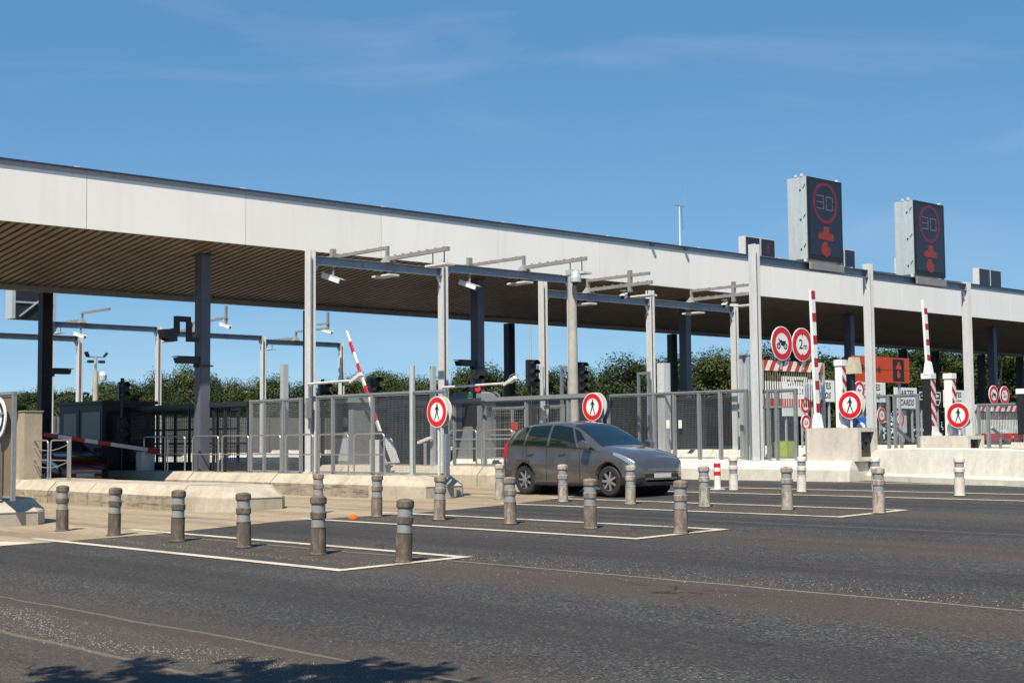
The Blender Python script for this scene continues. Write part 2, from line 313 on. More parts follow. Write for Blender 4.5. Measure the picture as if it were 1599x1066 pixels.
# ---------------------------------------------------------------- mesh builder
class MB:
    def __init__(s): s.v = []; s.f = []; s.mi = []; s.sm = []
    def add(s, vs, fs, mi=0, smooth=False):
        o = len(s.v); s.v += [tuple(p) for p in vs]
        for f in fs: s.f.append([i+o for i in f]); s.mi.append(mi); s.sm.append(smooth)
        return s
    def box(s, x0, x1, y0, y1, z0, z1, mi=0):
        return s.add([(x0,y0,z0),(x1,y0,z0),(x1,y1,z0),(x0,y1,z0),(x0,y0,z1),(x1,y0,z1),(x1,y1,z1),(x0,y1,z1)],
                     [(0,3,2,1),(4,5,6,7),(0,1,5,4),(1,2,6,5),(2,3,7,6),(3,0,4,7)], mi)
    def hexa(s, a, b, mi=0):
        """two quads a, b (4 points each) joined"""
        return s.add(list(a)+list(b), [(3,2,1,0),(4,5,6,7),(0,1,5,4),(1,2,6,5),(2,3,7,6),(3,0,4,7)], mi)
    def bar(s, p, q, w, h=None, mi=0, upv=(0,0,1)):
        """square bar from p to q"""
        h = w if h is None else h
        p, q = Vector(p), Vector(q); d = (q-p).normalized(); u = Vector(upv)
        if abs(d.dot(u)) > 0.98: u = Vector((0,1,0))
        a = d.cross(u).normalized()*w/2; c = a.cross(d).normalized()*h/2
        return s.hexa((p-a-c, p+a-c, p+a+c, p-a+c), (q-a-c, q+a-c, q+a+c, q-a+c), mi)
    def cyl(s, p, q, r, r2=None, n=12, mi=0, smooth=True, caps=True):
        r2 = r if r2 is None else r2
        p, q = Vector(p), Vector(q); d = (q-p).normalized(); u = Vector((0,0,1)) if abs(d.z) < 0.9 else Vector((1,0,0))
        a = d.cross(u).normalized(); c = d.cross(a)
        vs = []
        for k in range(n):
            t = 2*pi*k/n; e = a*cos(t)+c*sin(t); vs += [p+e*r, q+e*r2]
        s.add(vs, [((2*k+2) % (2*n), (2*k+3) % (2*n), 2*k+1, 2*k) for k in range(n)], mi, smooth)
        if caps:
            s.add([vs[2*k] for k in range(n)], [list(range(n))], mi); s.add([vs[2*k+1] for k in range(n)], [list(range(n))[::-1]], mi)
        return s
    def tube(s, pts, r, n=8, mi=0):
        pts = [Vector(p) for p in pts]; rings = []
        for i, p in enumerate(pts):
            d = (pts[min(i+1, len(pts)-1)]-pts[max(i-1, 0)]).normalized()
            u = Vector((0,0,1)) if abs(d.z) < 0.95 else Vector((1,0,0))
            if i and rings: u = prev
            a = d.cross(u).normalized() if abs(d.dot(u)) < 0.99 else d.cross(Vector((1,0,0))).normalized()
            c = d.cross(a); prev = -c
            rings.append([p+a*r*cos(2*pi*k/n)+c*r*sin(2*pi*k/n) for k in range(n)])
        vs = [v for rg in rings for v in rg]
        fs = [(i*n+k, i*n+(k+1) % n, (i+1)*n+(k+1) % n, (i+1)*n+k) for i in range(len(pts)-1) for k in range(n)]
        s.add(vs, fs, mi, True); s.add(rings[0], [list(range(n))[::-1]], mi); s.add(rings[-1], [list(range(n))], mi)
        return s
    def lathe(s, prof, n=20, mi=0, smooth=True, mis=None):
        """prof: (r, z) from bottom to top around Z"""
        vs = [(r*cos(2*pi*k/n), r*sin(2*pi*k/n), z) for r, z in prof for k in range(n)]
        for i in range(len(prof)-1):
            o = len(s.v)
            s.add(vs[i*n:(i+2)*n], [(k, (k+1) % n, n+(k+1) % n, n+k) for k in range(n)], mis[i] if mis else mi, smooth)
        return s
    def ext(s, pts, axis, lo, hi, mi=0):
        """polygon (2D) extruded along axis: 'X' (pts y,z), 'Y' (pts x,z), 'Z' (pts x,y)"""
        g = {'X': lambda a, b, t: (t, a, b), 'Y': lambda a, b, t: (a, t, b), 'Z': lambda a, b, t: (a, b, t)}[axis]
        n = len(pts)
        return s.add([g(a, b, lo) for a, b in pts]+[g(a, b, hi) for a, b in pts],
                     [list(range(n))[::-1], list(range(n, 2*n))]+[(k, (k+1) % n, n+(k+1) % n, n+k) for k in range(n)], mi)
    def ring(s, cx, cz, r0, r1, y0, y1, n=40, mi=0):
        """flat annulus in the XZ plane between y0 (front) and y1"""
        vs = []
        for k in range(n):
            t = 2*pi*k/n
            vs += [(cx+r0*cos(t), y0, cz+r0*sin(t)), (cx+r1*cos(t), y0, cz+r1*sin(t)), (cx+r1*cos(t), y1, cz+r1*sin(t)), (cx+r0*cos(t), y1, cz+r0*sin(t))]
        fs = []
        for k in range(n):
            a, b = 4*k, 4*((k+1) % n)
            for i in range(4): fs.append((a+i, b+i, b+(i+1) % 4, a+(i+1) % 4))
        return s.add(vs, fs, mi)
    def disc(s, cx, cz, r, y0, y1, n=40, mi=0):
        return s.ext([(cx+r*cos(2*pi*k/n), cz+r*sin(2*pi*k/n)) for k in range(n)], 'Y', y0, y1, mi)
    def text(s, body, size, cx, cz, y0, depth=0.004, mi=0, bold=0.0, shear=0.0, align='CENTER', sx=1.0):
        cu = bpy.data.curves.new('t', 'FONT'); cu.body = body; cu.size = size; cu.align_x = align; cu.align_y = 'CENTER'; cu.offset = bold; cu.shear = shear
        cu.resolution_u = 3
        o = bpy.data.objects.new('t', cu); me = bpy.data.meshes.new_from_object(o)
        vs = [(cx+v.co.x*sx, y0, cz+v.co.y) for v in me.vertices]; fs = [list(p.vertices) for p in me.polygons]
        s.add(vs, fs, mi)
        bpy.data.objects.remove(o); bpy.data.curves.remove(cu); bpy.data.meshes.remove(me)
        return s
    def wires(s, X, y0, y1, z0, z1, pitch=0.05, t=0.0055, axis='Y', mi=0):
        h = t/2
        n = max(1, int(round((y1-y0)/pitch)))
        for i in range(n+1):
            y = y0+(y1-y0)*i/n
            if axis == 'Y': s.box(X-h, X+h, y-h, y+h, z0, z1, mi)
            else: s.box(y-h, y+h, X-h, X+h, z0, z1, mi)
        n = max(1, int(round((z1-z0)/pitch)))
        for i in range(n+1):
            z = z0+(z1-z0)*i/n
            if axis == 'Y': s.box(X+h, X+h+t, y0, y1, z-h, z+h, mi)
            else: s.box(y0, y1, X+h, X+h+t, z-h, z+h, mi)
        return s
    def build(s, name, mats, parent=None, bevel=0.0, loc=None, rz=0.0):
        me = bpy.data.meshes.new(name); me.from_pydata(s.v, [], s.f); me.update()
        if not isinstance(mats, (list, tuple)): mats = [mats]
        for m in mats: me.materials.append(m)
        me.polygons.foreach_set('material_index', s.mi); me.polygons.foreach_set('use_smooth', s.sm)
        bm = bmesh.new(); bm.from_mesh(me)
        if bevel:
            bmesh.ops.remove_doubles(bm, verts=bm.verts, dist=0.0002)
            ed = [e for e in bm.edges if len(e.link_faces) == 2 and e.calc_face_angle(0) > 0.5]
            bmesh.ops.bevel(bm, geom=ed, offset=bevel, segments=2, affect='EDGES', clamp_overlap=True)
        bmesh.ops.recalc_face_normals(bm, faces=bm.faces)
        bm.to_mesh(me); bm.free()
        o = bpy.data.objects.new(name, me); COL.objects.link(o)
        if parent: o.parent = parent
        if loc: o.location = loc
        if rz: o.rotation_euler.z = rz
        return o

def thing(name, label, cat, loc=(0, 0, 0), rz=0.0, group=None):
    o = bpy.data.objects.new(name, None); COL.objects.link(o); o.location = loc; o.rotation_euler.z = rz
    o.empty_display_size = 0.2
    o['label'] = label; o['category'] = cat
    if group: o['group'] = group
    return o
def tag(o, label, cat, group=None):
    o['label'] = label; o['category'] = cat
    if group: o['group'] = group
    return o
def struct(o, kind='structure'):
    o['kind'] = kind; return o
KIDS = {}
def copy_thing(src, loc, rz, label, group=None):
    def cp(o, parent):
        c = o.copy(); COL.objects.link(c)
        if parent: c.parent = parent
        for ch in o.children: cp(ch, c)
        return c
    r = cp(src, None); r.location = loc; r.rotation_euler.z = rz; r['label'] = label
    if group: r['group'] = group
    return r
def gz(X):                                     # ground rises gently across the lanes
    return 0.019*(max(-60.0, min(48.0, X))-10.3)

# ================================================================ GROUND
xs = [-200, -60, 48, 420]; mb = MB()
ys = [-80, 500]
for i in range(3):
    mb.add([(xs[i], ys[0], gz(xs[i])), (xs[i+1], ys[0], gz(xs[i+1])), (xs[i+1], ys[1], gz(xs[i+1])), (xs[i], ys[1], gz(xs[i]))], [(0, 1, 2, 3)])
struct(mb.build('asphalt_road', M['asphalt']))
def sheet(name, m, quads, dz):
    mb = MB()
    for q in quads: mb.add([(x, y, gz(x)+dz) for x, y in q], [list(range(len(q)))])
    return struct(mb.build(name, m))
sheet('concrete_apron', M['apron'], [[(-8, 20.3), (10.9, 20.25), (13.8, 20.95), (16.2, 20.4), (18.7, 20.75), (21.5, 21.6), (23.4, 22.6), (24.2, 25.5), (24.2, 60), (-8, 60)]], 0.004)
sheet('grass_verge', M['grass'], [[(-200, 85), (48, 85), (48, 500), (-200, 500)], [(48, 85), (420, 60), (420, 500), (48, 500)]], 0.004)
rows = {1: (10.38, [at(x, y, X=10.45).y for x, y in ((97, 832), (178, 839), (277, 848), (381, 856), (497, 866), (630, 877))]),
        2: (15.28, [at(x, y, X=15.35).y for x, y in ((497, 800), (588, 806), (686, 811), (797, 818), (922, 825), (1063, 833))]),
        3: (20.02, [at(x, y, X=20.1).y for x, y in ((781, 779), (880, 783), (985, 788), (1101, 793), (1230, 798), (1373, 805))]),
        4: (24.9, [at(x, y, X=25.0).y for x, y in ((1050, 760), (1147, 765), (1253, 767), (1371, 771), (1500, 776))])}
q = []
for k, (xr, _) in rows.items():
    ye = 13.12 if k < 4 else 9.0
    a, b2 = xr-0.93, xr+0.9
    q.append([(a-.075, ye), (a+.075, ye), (a+.045, 21.2), (a-.105, 21.2)])
    q.append([(b2-.075, ye), (b2+.075, ye), (b2+.045, 21.6), (b2-.105, 21.6)])
    q.append([(a+.075, ye), (b2-.075, ye), (b2-.075, ye+.16), (a+.075, ye+.16)])
q.append([(28.0, 6), (28.13, 6), (28.9, 19.5), (28.77, 19.5)])
sheet('road_markings', M['paint'], q, 0.009)
mb = MB(); random.seed(5)
sheet('white_patch', M['paint'], [[(8.05, 20.2), (9.1, 20.3), (8.9, 21.0), (8.0, 21.3)]], 0.0085)

mb = MB(); rg = random.Random(9)
def stone(x, y, r):
    z = gz(x); pts = [(x+r*rg.uniform(.6, 1.2)*cos(a), y+r*rg.uniform(.6, 1.2)*sin(a), z) for a in (0, 1.6, 3.1, 4.7)]
    top = (x+rg.uniform(-.3, .3)*r, y+rg.uniform(-.3, .3)*r, z+r*rg.uniform(.5, .9))
    mb.add(pts+[top], [(0, 1, 4), (1, 2, 4), (2, 3, 4), (3, 0, 4)])
for i in range(900): t_ = rg.random(); stone(5.25+rg.gauss(0, .13)+.2*sin(t_*9), 7.5+t_*6, rg.uniform(.003, .009))
for i in range(700): t_ = rg.random(); stone(11.25+rg.gauss(0, .22), 4.5+t_*9.5, rg.uniform(.003, .010))
for k, (xr, _) in rows.items():
    for i in range(420): stone(xr+rg.gauss(-.35, .10), rg.uniform(13.3, 21), rg.uniform(.003, .009))
    for i in range(160): stone(xr+rg.gauss(.2, .5), rg.uniform(8, 21), rg.uniform(.003, .009))
for i in range(500): stone(rg.uniform(5, 24), rg.uniform(5, 21), rg.uniform(.003, .008))
o = mb.build('gravel_grit', mat('pale_grit', (0.25, 0.215, 0.17), .9, 0, .4, 40)); o['kind'] = 'stuff'; o['label'] = 'pale loose grit scattered along the worn lane seams'; o['category'] = 'gravel'

# ================================================================ CANOPY (butterfly roof over the lanes)
YF, YV, YB = 32.5, 39.25, 46.0
XL, XR = 4.0, 92.0
can = thing('toll_canopy', 'long white-fronted toll plaza canopy with brown slatted underside on dark columns', 'canopy', (48, 39.25, gz(48)))
ox, oy, oz = can.location
def C_(mb, name, m, bevel=0.0):
    mb.v = [(x-ox, y-oy, z-oz) for x, y, z in mb.v]
    return mb.build(name, m, can, bevel)
ZF, ZV, ZT = 6.68, 5.92, 8.06
mb = MB(); mb.ext([(YF+.10, ZF+.06), (YV, ZV+.10), (YB-.10, ZF+.06), (YB-.10, ZT-.05), (YF+.10, ZT-.05)], 'X', XL+.02, XR-.02); C_(mb, 'roof_deck', M['soffit'])
xj = 15.69-4.52*3
while xj < XR:
    a, b2 = max(XL, xj+.008), min(XR, xj+4.52-.008)
    if b2 > a+.2:
        mb = MB(); mb.box(a, b2, YF, YF+.07, ZF, ZT-.047); C_(mb, 'fascia_panel', M['panel'])
    xj += 4.52
mb = MB(); mb.box(XL, XR, YB-.07, YB, ZF, ZT); C_(mb, 'rear_fascia', M['panel'])
mb = MB(); mb.box(XL-.02, XR+.02, YF-.075, YF+.30, ZT+.062, ZT+.10)
C_(mb, 'roof_edge_cap', M['cap'])
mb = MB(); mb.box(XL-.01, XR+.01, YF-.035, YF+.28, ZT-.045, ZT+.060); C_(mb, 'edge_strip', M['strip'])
x = 6.0
while x < XR: mb = MB(); mb.box(x, x+.10, YF+.02, YF+.12, ZT+.102, ZT+.15); C_(mb, 'roof_clip', M['lightgrey']); x += 4.7
sl_ = (ZV-ZF)/(YV-YF)
mb = MB(); x = XL+.1
while x < XR-.2:
    for (ya, za, yb, zb) in ((YF+.09, ZF, YV-.2, ZV+.02), (YV+.2, ZV+.02, YB-.09, ZF)):
        mb.hexa(((x, ya, za), (x+.145, ya, za), (x+.145, yb, zb), (x, yb, zb)), ((x, ya, za+.05), (x+.145, ya, za+.05), (x+.145, yb, zb+.05), (x, yb, zb+.05)))
    x += .25
o = C_(mb, 'soffit_slats', M['slat']); o['kind'] = 'stuff'
mb = MB(); mb.box(XL, XR, YV-.18, YV+.18, ZV-.10, ZV+.035); C_(mb, 'valley_gutter', M['gutter'])
for px in (1018, 1070):
    p = at(px, 388, Y=YF-.06); mb = MB(); mb.box(p.x-.05, p.x+.05, YF-.15, YF-.036, ZT-.03, ZT+.06); C_(mb, 'cap_bracket', M['cap'])
def hcol(mb, X, Y, z0, z1, wx, wy, t=.02):
    mb.box(X-wx, X-wx+t, Y-wy, Y+wy, z0, z1); mb.box(X+wx-t, X+wx, Y-wy, Y+wy, z0, z1)
    mb.box(X-wx+t, X+wx-t, Y-t/2, Y+t/2, z0, z1)
fx = [(317, 402), (745, 440), (1069, 485), (1325, 491), (1548, 512)]
for px, py in fx:
    p = at(px, py, Y=34.0); mb = MB(); mb.box(p.x-.15, p.x+.15, 33.83, 34.17, gz(p.x)-.05, ZF-.10)
    mb.box(p.x-.22, p.x+.22, 33.75, 34.25, ZF-.20, ZF-.17)
    C_(mb, 'column', M['column'], .012)
p0 = at(317, 402, Y=34.0)
mb = MB(); mb.box(10.05, 10.35, 33.83, 34.17, gz(10), ZF-.10); C_(mb, 'column', M['column'], .012)
mb = MB(); mb.box(73.5, 73.8, 33.83, 34.17, gz(60), ZF-.10); C_(mb, 'column', M['column'], .012)
for px in (71, 483, 795, 1049, 1240, 1408, 1458, 1530, 1590):
    p = at(px, 500, Y=44.2); mb = MB(); mb.box(p.x-.17, p.x+.17, 44.02, 44.38, gz(p.x)-.05, ZF-.35)
    C_(mb, 'column', M['column_blk'], .012)  # rear columns coloured near black to deepen the canopy shade

# ================================================================ CONCRETE ISLANDS
def island(xc, nose, yend, label, top, side, hw=.95, h=.48, blunt=False):
    t = thing('traffic_island', label, 'traffic island', (xc, nose, gz(xc)), group='concrete lane islands')
    g = gz
    def sect(wb, wt, hh, hl=.27):           # half widths at bottom/top, height
        return [(-wb, -.25), (-wb+.02, hl), (-wt, hh), (wt, hh), (wb-.02, hl), (wb, -.25)]
    def loft(mb, stations):
        n = 6; vs = []
        for st_ in stations:
            y, wb, wt, hh, hl = st_[:5]; yo = st_[5] if len(st_) > 5 else 0
            vs += [(x, y-nose+(yo if k in (2, 3) else 0), z) for k, (x, z) in enumerate(sect(wb, wt, hh, hl))]
        for i in range(len(stations)-1):
            for k in range(n-1):
                mi = 1 if k in (0, 4) else 0
                mb.add([vs[i*n+k], vs[(i+1)*n+k], vs[(i+1)*n+k+1], vs[i*n+k+1]], [(0, 1, 2, 3)], mi)
        a = vs[:n]; b = vs[-n:]
        mb.add([a[0], a[1], a[4], a[5]], [(3, 2, 1, 0)], 1); mb.add([a[1], a[2], a[3], a[4]], [(3, 2, 1, 0)])
        mb.add(b, [list(range(n))])
    mb = MB()
    if blunt: loft(mb, [(nose, .80, .62, h, .27, .04), (nose+.25, .93, .70, h, .27), (nose+1.5, hw, .72, h, .27)])
    else: loft(mb, [(nose, .52, .40, h*.93, .25, .30), (nose+.22, .74, .52, h*.97, .26, .18), (nose+.55, .90, .66, h, .27, .05), (nose+1.5, hw, .72, h, .27)])
    mb.build('nose_block', [M[top], M[top]], t, .012)
    y = nose+1.515; rnd = random.Random(int(xc*10))
    while y < yend-.5:
        L = 2.0; y2 = min(y+L, yend); j = rnd.uniform(-.012, .012)
        mb = MB(); loft(mb, [(y, hw+j, .72+j, h+j*.6, .27), (y2-.02, hw+j, .72+j, h+j*.6, .27)])
        mb.build('kerb_block', [M[top], M[side]], t); y = y2
    return t
island(10.35, 24.25, 50, 'concrete island nearest the camera, its blunt nose cut by the left edge', 'kerb', 'kerb')
island(15.3, 24.05, 60, 'second concrete island, chipped kerb running along the left behind the brown bollards', 'kerb', 'kerb_lo')
island(20.05, 24.1, 60, 'pale concrete island under the fence with the leftmost no pedestrians sign', 'kerb', 'kerb_lo')
island(24.9, 24.0, 60, 'concrete island partly hidden behind the moving grey car', 'kerb', 'kerb')
island(29.9, 19.8, 60, 'whitewashed concrete island carrying the tall concrete plinth and red white barrier', 'kerb_w', 'kerb_w', blunt=True)
island(34.7, 18.6, 60, 'concrete island behind the long white wall, under the black barrier cabinet', 'kerb_w', 'kerb', blunt=True)
island(39.6, 18.5, 60, 'far concrete island under the rightmost tall gantry post', 'kerb_w', 'kerb')
island(44.4, 18.5, 60, 'farthest concrete island behind the rightmost fence', 'kerb_w', 'kerb')

# long white wall on the right
A, B = Vector((29.85, 19.95)), Vector((27.6, 12.2)); d = (B-A).normalized(); nrm = Vector((-d.y, d.x))   # nrm points to +X side
if nrm.x < 0: nrm = -nrm
mb = MB(); h = .80
def wall_section(p, hh, wb=.0):
    z = gz(p.x)
    f = [(wb, -.2), (wb, .13), (.09, .19), (.25, hh-.03), (.29, hh), (.52, hh), (.70, -.2)]
    return [(p.x+nrm.x*a, p.y+nrm.y*a, z+b) for a, b in f]
st = [(0, .60), (.12, .72), (.45, .77), (1.6, .80), (3.4, .80), (5.2, .78), (8.05, .78)]
pr = None
for s_, hh in st:
    sec = wall_section(A+d*s_, hh)
    if pr is None: mb.add(sec, [list(range(7))])
    else:
        vs = pr+sec; mb.add(vs, [(k, k+1, 8+k, 7+k) for k in range(6)])
    pr = sec
mb.add(pr, [list(range(7))[::-1]])
tag(mb.build('concrete_wall', M['kerb_w']), 'long whitewashed concrete wall curving in from the right edge behind the last bollards', 'wall')
# weed in the gap
mb = MB(); rw = random.Random(3)
for i in range(70):
    a = rw.uniform(0, 2*pi); r0 = rw.uniform(0, .16); l = rw.uniform(.05, .30)
    b0 = Vector((r0*cos(a), r0*sin(a), 0)); tip = b0+Vector((cos(a)*l*.5, sin(a)*l*.5, l*.7)); sd = Vector((-sin(a), cos(a), 0))*.012
    mb.add([b0-sd, b0+sd, tip], [(0, 1, 2)])
tag(mb.build('weed_tuft', mat('dry_weed', (0.22, 0.17, 0.07), .9, 0, .3), loc=(29.55, 20.15, gz(29.5))), 'dry brown weed growing in the gap between white wall and island', 'plant')

# ================================================================ BOLLARDS
def bollard(mat_key, label, group):
    t = thing('flexible_bollard', label, 'bollard', group=group)
    pm = M[mat_key]
    mb = MB(); n = 20
    prof = [(.103, 0), (.106, .015), (.100, .03), (.098, .335), (.101, .345), (.101, .352), (.091, .356)]
    mb.lathe(prof, n); mb.build('base_tube', pm, t)
    mb = MB(); mb.lathe([(.128, .001), (.118, .012), (.107, .014)], n); mb.build('base_flange', M['rubber'], t)
    mb = MB(); mb.lathe([(.089, .35), (.089, .47)], n); mb.build('reflective_band', M['reflex'], t)
    mb = MB(); mb.lathe([(.089, .455), (.101, .462), (.103, .535), (.091, .547)], n); mb.build('ring', pm, t)
    mb = MB(); mb.lathe([(.089, .545), (.089, .655)], n); mb.build('reflective_band', M['reflex'], t)
    mb = MB(); mb.lathe([(.089, .640), (.103, .647), (.106, .66), (.104, .722), (.092, .733), (.07, .744), (.03, .750), (.0, .751)], n); mb.build('cap', pm, t)
    return t
ordn = ['leftmost', 'second from left', 'third from left', 'fourth from left', 'fifth from left', 'rightmost']
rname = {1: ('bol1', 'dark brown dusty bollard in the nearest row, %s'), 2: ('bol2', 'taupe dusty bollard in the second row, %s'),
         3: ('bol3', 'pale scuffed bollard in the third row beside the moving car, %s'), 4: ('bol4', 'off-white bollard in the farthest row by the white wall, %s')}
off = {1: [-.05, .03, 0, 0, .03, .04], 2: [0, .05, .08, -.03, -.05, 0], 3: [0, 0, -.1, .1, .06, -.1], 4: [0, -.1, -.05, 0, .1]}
for k, (xr, yy) in rows.items():
    proto = None
    for i, y in enumerate(yy):
        if k == 4 and i == 0: continue
        x = xr+.07; od = ordn[i] if k < 4 else ['', 'leftmost', 'second from left', 'third from left', 'rightmost'][i]
        lab = rname[k][1] % od; loc = (x, y, gz(x)); rz = random.uniform(0, 6)
        tilt = (radians(random.uniform(-1.8, 1.8)), radians(random.uniform(-1.8, 1.8)))
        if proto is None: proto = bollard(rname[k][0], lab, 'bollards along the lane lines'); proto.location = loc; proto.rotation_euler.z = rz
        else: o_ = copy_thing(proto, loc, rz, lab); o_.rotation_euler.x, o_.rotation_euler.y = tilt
t = thing('delineator_post', 'slim white post with two red bands and split top beside the farthest bollards', 'bollard', (25.0, 20.5, gz(25.0)))
mb = MB(); mb.box(-.12, .12, -.12, .12, 0, .03); mb.build('foot_plate', M['white'], t, .006)
mb = MB(); mb.cyl((0, 0, .03), (0, 0, .62), .075, n=16); mb.cyl((0, 0, .62), (0, 0, .66), .075, .06, n=16); mb.build('tube', M['white'], t)
for z in (.32, .50): mb = MB(); mb.cyl((0, 0, z), (0, 0, z+.09), .078, n=16); mb.build('red_band', M['red'], t)
for a in (-.03, .035): mb = MB(); mb.bar((a, 0, .655), (a*1.3, 0, .83), .022); mb.build('top_prong', M['white'], t)

p = at(516, 799, Z=gz(14.5))
mb = MB(); mb.lathe([(.085, 0), (.085, .02), (.075, .05), (.045, .075), (0, .082)], 16)
tag(mb.build('road_stud', M['cone_or'], loc=(14.75, 20.2, gz(14.75)+.004)), 'small orange dome lens lying on the tan concrete behind a front bollard', 'road stud')

# ================================================================ GANTRIES
def gantry(label, Y, posts, ztops, zbeam, group='gantries in front of the canopy', pm='galv_lt', bm_='beam', h=.22, cut=None):
    X0 = posts[0]
    t = thing('steel_gantry', label, 'gantry', (X0, Y, gz(X0)), group=group)
    z0 = gz(X0)
    for X, zt in zip(posts, ztops):
        mb = MB(); hcol(mb, X-X0, 0, gz(X)-z0+.02, zt-z0, .085, .12, .018); mb.box(X-X0-.17, X-X0+.17, -.18, .18, gz(X)-z0+.02, gz(X)-z0+.51)
        mb.build('post', M[pm], t, .003)
    for i in range(len(posts)-1):
        a, b = posts[i]+.095-X0, posts[i+1]-.095-X0; za, zb_ = zbeam[i]-z0-h, zbeam[i]-z0
        mb = MB(); mb.box(a, b, .055, .07, za+.014, zb_-.014); mb.box(a, b, -.075, .09, zb_-.012, zb_); mb.box(a, b, -.075, .09, za, za+.012)
        mb.box(a, a+.012, -.07, .053, za+.014, zb_-.014); mb.box(b-.012, b, -.07, .053, za+.014, zb_-.014)
        mb.build('beam', M[bm_], t)
        for xx, s in ((a, 1), (b, -1)):                     # haunch plates under the beam ends
            mb = MB(); mb.ext([(xx, za-.002), (xx+s*.16, za-.002), (xx, za-.30)], 'Y', -.01, .01); mb.build('gusset', M[pm], t)
    return t
g1 = [at(x, 500, Y=29.5).x for x in (484.5, 692, 893)]
gantry('front steel gantry nearest the camera, three pale posts left of the round concrete mast', 29.5, g1, [6.22, 6.33, 6.40], [6.08, 6.22])
g2 = [at(x, 500, Y=31.2).x for x in (848, 1015.5, 1146.5)]
gantry('steel gantry in the middle, its posts right of the round concrete mast', 31.2, g2, [6.28, 6.28, 6.1], [6.0, 6.0])
g3 = [at(x, 500, Y=22.7).x for x in (1179.5, 1357, 1510)]
gantry('tall steel gantry on the right carrying two dark speed displays', 22.7, g3, [6.42, 6.31, 6.15], [6.13, 6.10], pm='galv_lt')
gB = [at(x, 500, Y=54).x for x in (80, 248, 411, 533)]
gantry('rear steel gantry seen beneath the canopy, with four posts', 54, gB, [6.3, 6.33, 6.12, 6.05], [6.30, 6.15, 6.0], 'gantries behind the canopy')
gA = [at(x, 500, Y=52).x for x in (-150, 125)]
gantry('lower rear steel gantry at the left edge with one visible post', 52, gA, [5.6, 5.55], [5.6], 'gantries behind the canopy')

# ---- equipment on the gantries
def reader_arm(X, Y, z, up_to, lo_to, label, stub=None, hz=.36):
    """pyramid foot on the beam, two square arms along the lane"""
    t = thing('toll_antenna', label, 'antenna arm', (X, Y, z), group='antenna arms on the gantry beams')
    mb = MB(); a, b = .15, .045
    mb.hexa(((-a, -a, .002), (a, -a, .002), (a, a, .002), (-a, a, .002)), ((-b, -b, .19), (b, -b, .19), (b, b, .19), (-b, b, .19))); mb.build('pyramid_foot', M['grey'], t)
    mb = MB(); mb.box(-.04, .04, -.04, .04, .192, hz+.085); mb.build('upright', M['grey'], t)
    y0 = .042 if up_to > 0 else -.042
    mb = MB(); mb.bar((0, y0, hz+.04), (0, up_to, hz+.04), .075, .085)
    for k in range(5): yy = up_to*(k+.6)/5.4; mb.box(-.02, .02, yy-.03, yy+.03, hz+.084, hz+.10)
    mb.build('upper_arm', M['grey'], t)
    s = 1 if lo_to > 0 else -1
    mb = MB(); mb.bar((.0, s*.13, .10), (.0, lo_to, .12), .085, .10)
    for k in range(7): yy = lo_to*(k+1)/7.6; mb.box(-.025, .025, yy-.025, yy+.025, .17, .19)
    mb.build('lower_arm', M['grey'], t)
    for q_ in (.75, .93): mb = MB(); mb.bar((0, lo_to*q_, .06), (0, lo_to*q_, -.24), .02); mb.build('hanger', M['blackp'], t)
    mb = MB(); mb.box(-.17, .17, lo_to-.05 if lo_to < 0 else lo_to-.75, lo_to+.75 if lo_to < 0 else lo_to+.05, -.30, -.242); mb.build('flat_antenna', M['lightgrey'], t, .008)
    if stub:
        mb = MB(); mb.box(-.05, .05, stub-.06, stub+.06, -.10, hz+.20); mb.build('stub_post', M['grey'], t)
    return t
def cctv(p, rz, label, tilt=.35, stem=.28, white=True, up=False):
    t = thing('cctv_camera', label, 'camera', p, rz, group='lane cameras on the gantries')
    ct, st_ = cos(tilt), sin(tilt)
    def T(y, z, x=0): return (x, y*ct-z*st_*(-1)*-1, 0)
    z0 = -stem if not up else stem
    mb = MB(); mb.cyl((0, 0, 0), (0, 0, z0*.8), .035, n=10); mb.box(-.09, .09, -.09, .09, -.012, 0); mb.build('stem', M['grey'], t)
    d = Vector((0, -ct, -st_)); u = Vector((0, -st_, ct)); c = Vector((0, .05, z0-.02))
    mb = MB(); mb.bar(c-d*.26, c+d*.26, .13, .13, upv=u); mb.build('housing', M['white' if white else 'blackp'], t, .012)
    mb = MB(); mb.bar(c+d*.261, c+d*.272, .105, .105, upv=u); mb.build('lens_window', M['blackp'], t)
    mb = MB(); mb.bar(c-d*.28+u*.074, c+d*.36+u*.074, .155, .014, upv=u); mb.build('sun_shield', M['white' if white else 'blackp'], t)
    return t
names = ['left lane of the nearest gantry', 'right lane of the nearest gantry', 'left lane of the middle gantry', 'right lane of the middle gantry']
p = at(605, 404, Y=29.5); reader_arm(p.x, 29.5, 6.082, 2.9, -2.5, 'grey antenna arms above the left beam of the nearest gantry')
p = at(818, 424, Y=29.5); reader_arm(p.x, 29.5, 6.222, 2.9, -2.5, 'grey antenna arms above the beam just left of the round concrete mast')
p = at(918, 447, Y=31.2); reader_arm(p.x, 31.2, 6.002, -2.6, -2.7, 'grey antenna arms above the beam just right of the round concrete mast', -1.8)
p = at(1080, 466, Y=31.2); reader_arm(p.x, 31.2, 6.002, -2.6, -2.7, 'grey antenna arms above the right beam of the middle gantry', -1.8)
p = at(520, 414, Y=29.5); cctv((p.x, 29.5, 5.855), .55, 'white camera hanging under the left beam of the nearest gantry')
p = at(733, 428, Y=29.5); cctv((p.x, 29.5, 5.995), .55, 'white camera hanging under the beam near the second pale post')
p = at(977, 447, Y=29.4); cctv((p.x-.15, 29.35, 5.92), -1.0, 'white camera on the antenna arm right of the round concrete mast', .2, .16)
p = at(1134, 470, Y=29.4); cctv((p.x-.15, 29.35, 5.92), -1.0, 'white camera on the antenna arm near the rightmost middle post', .2, .16)
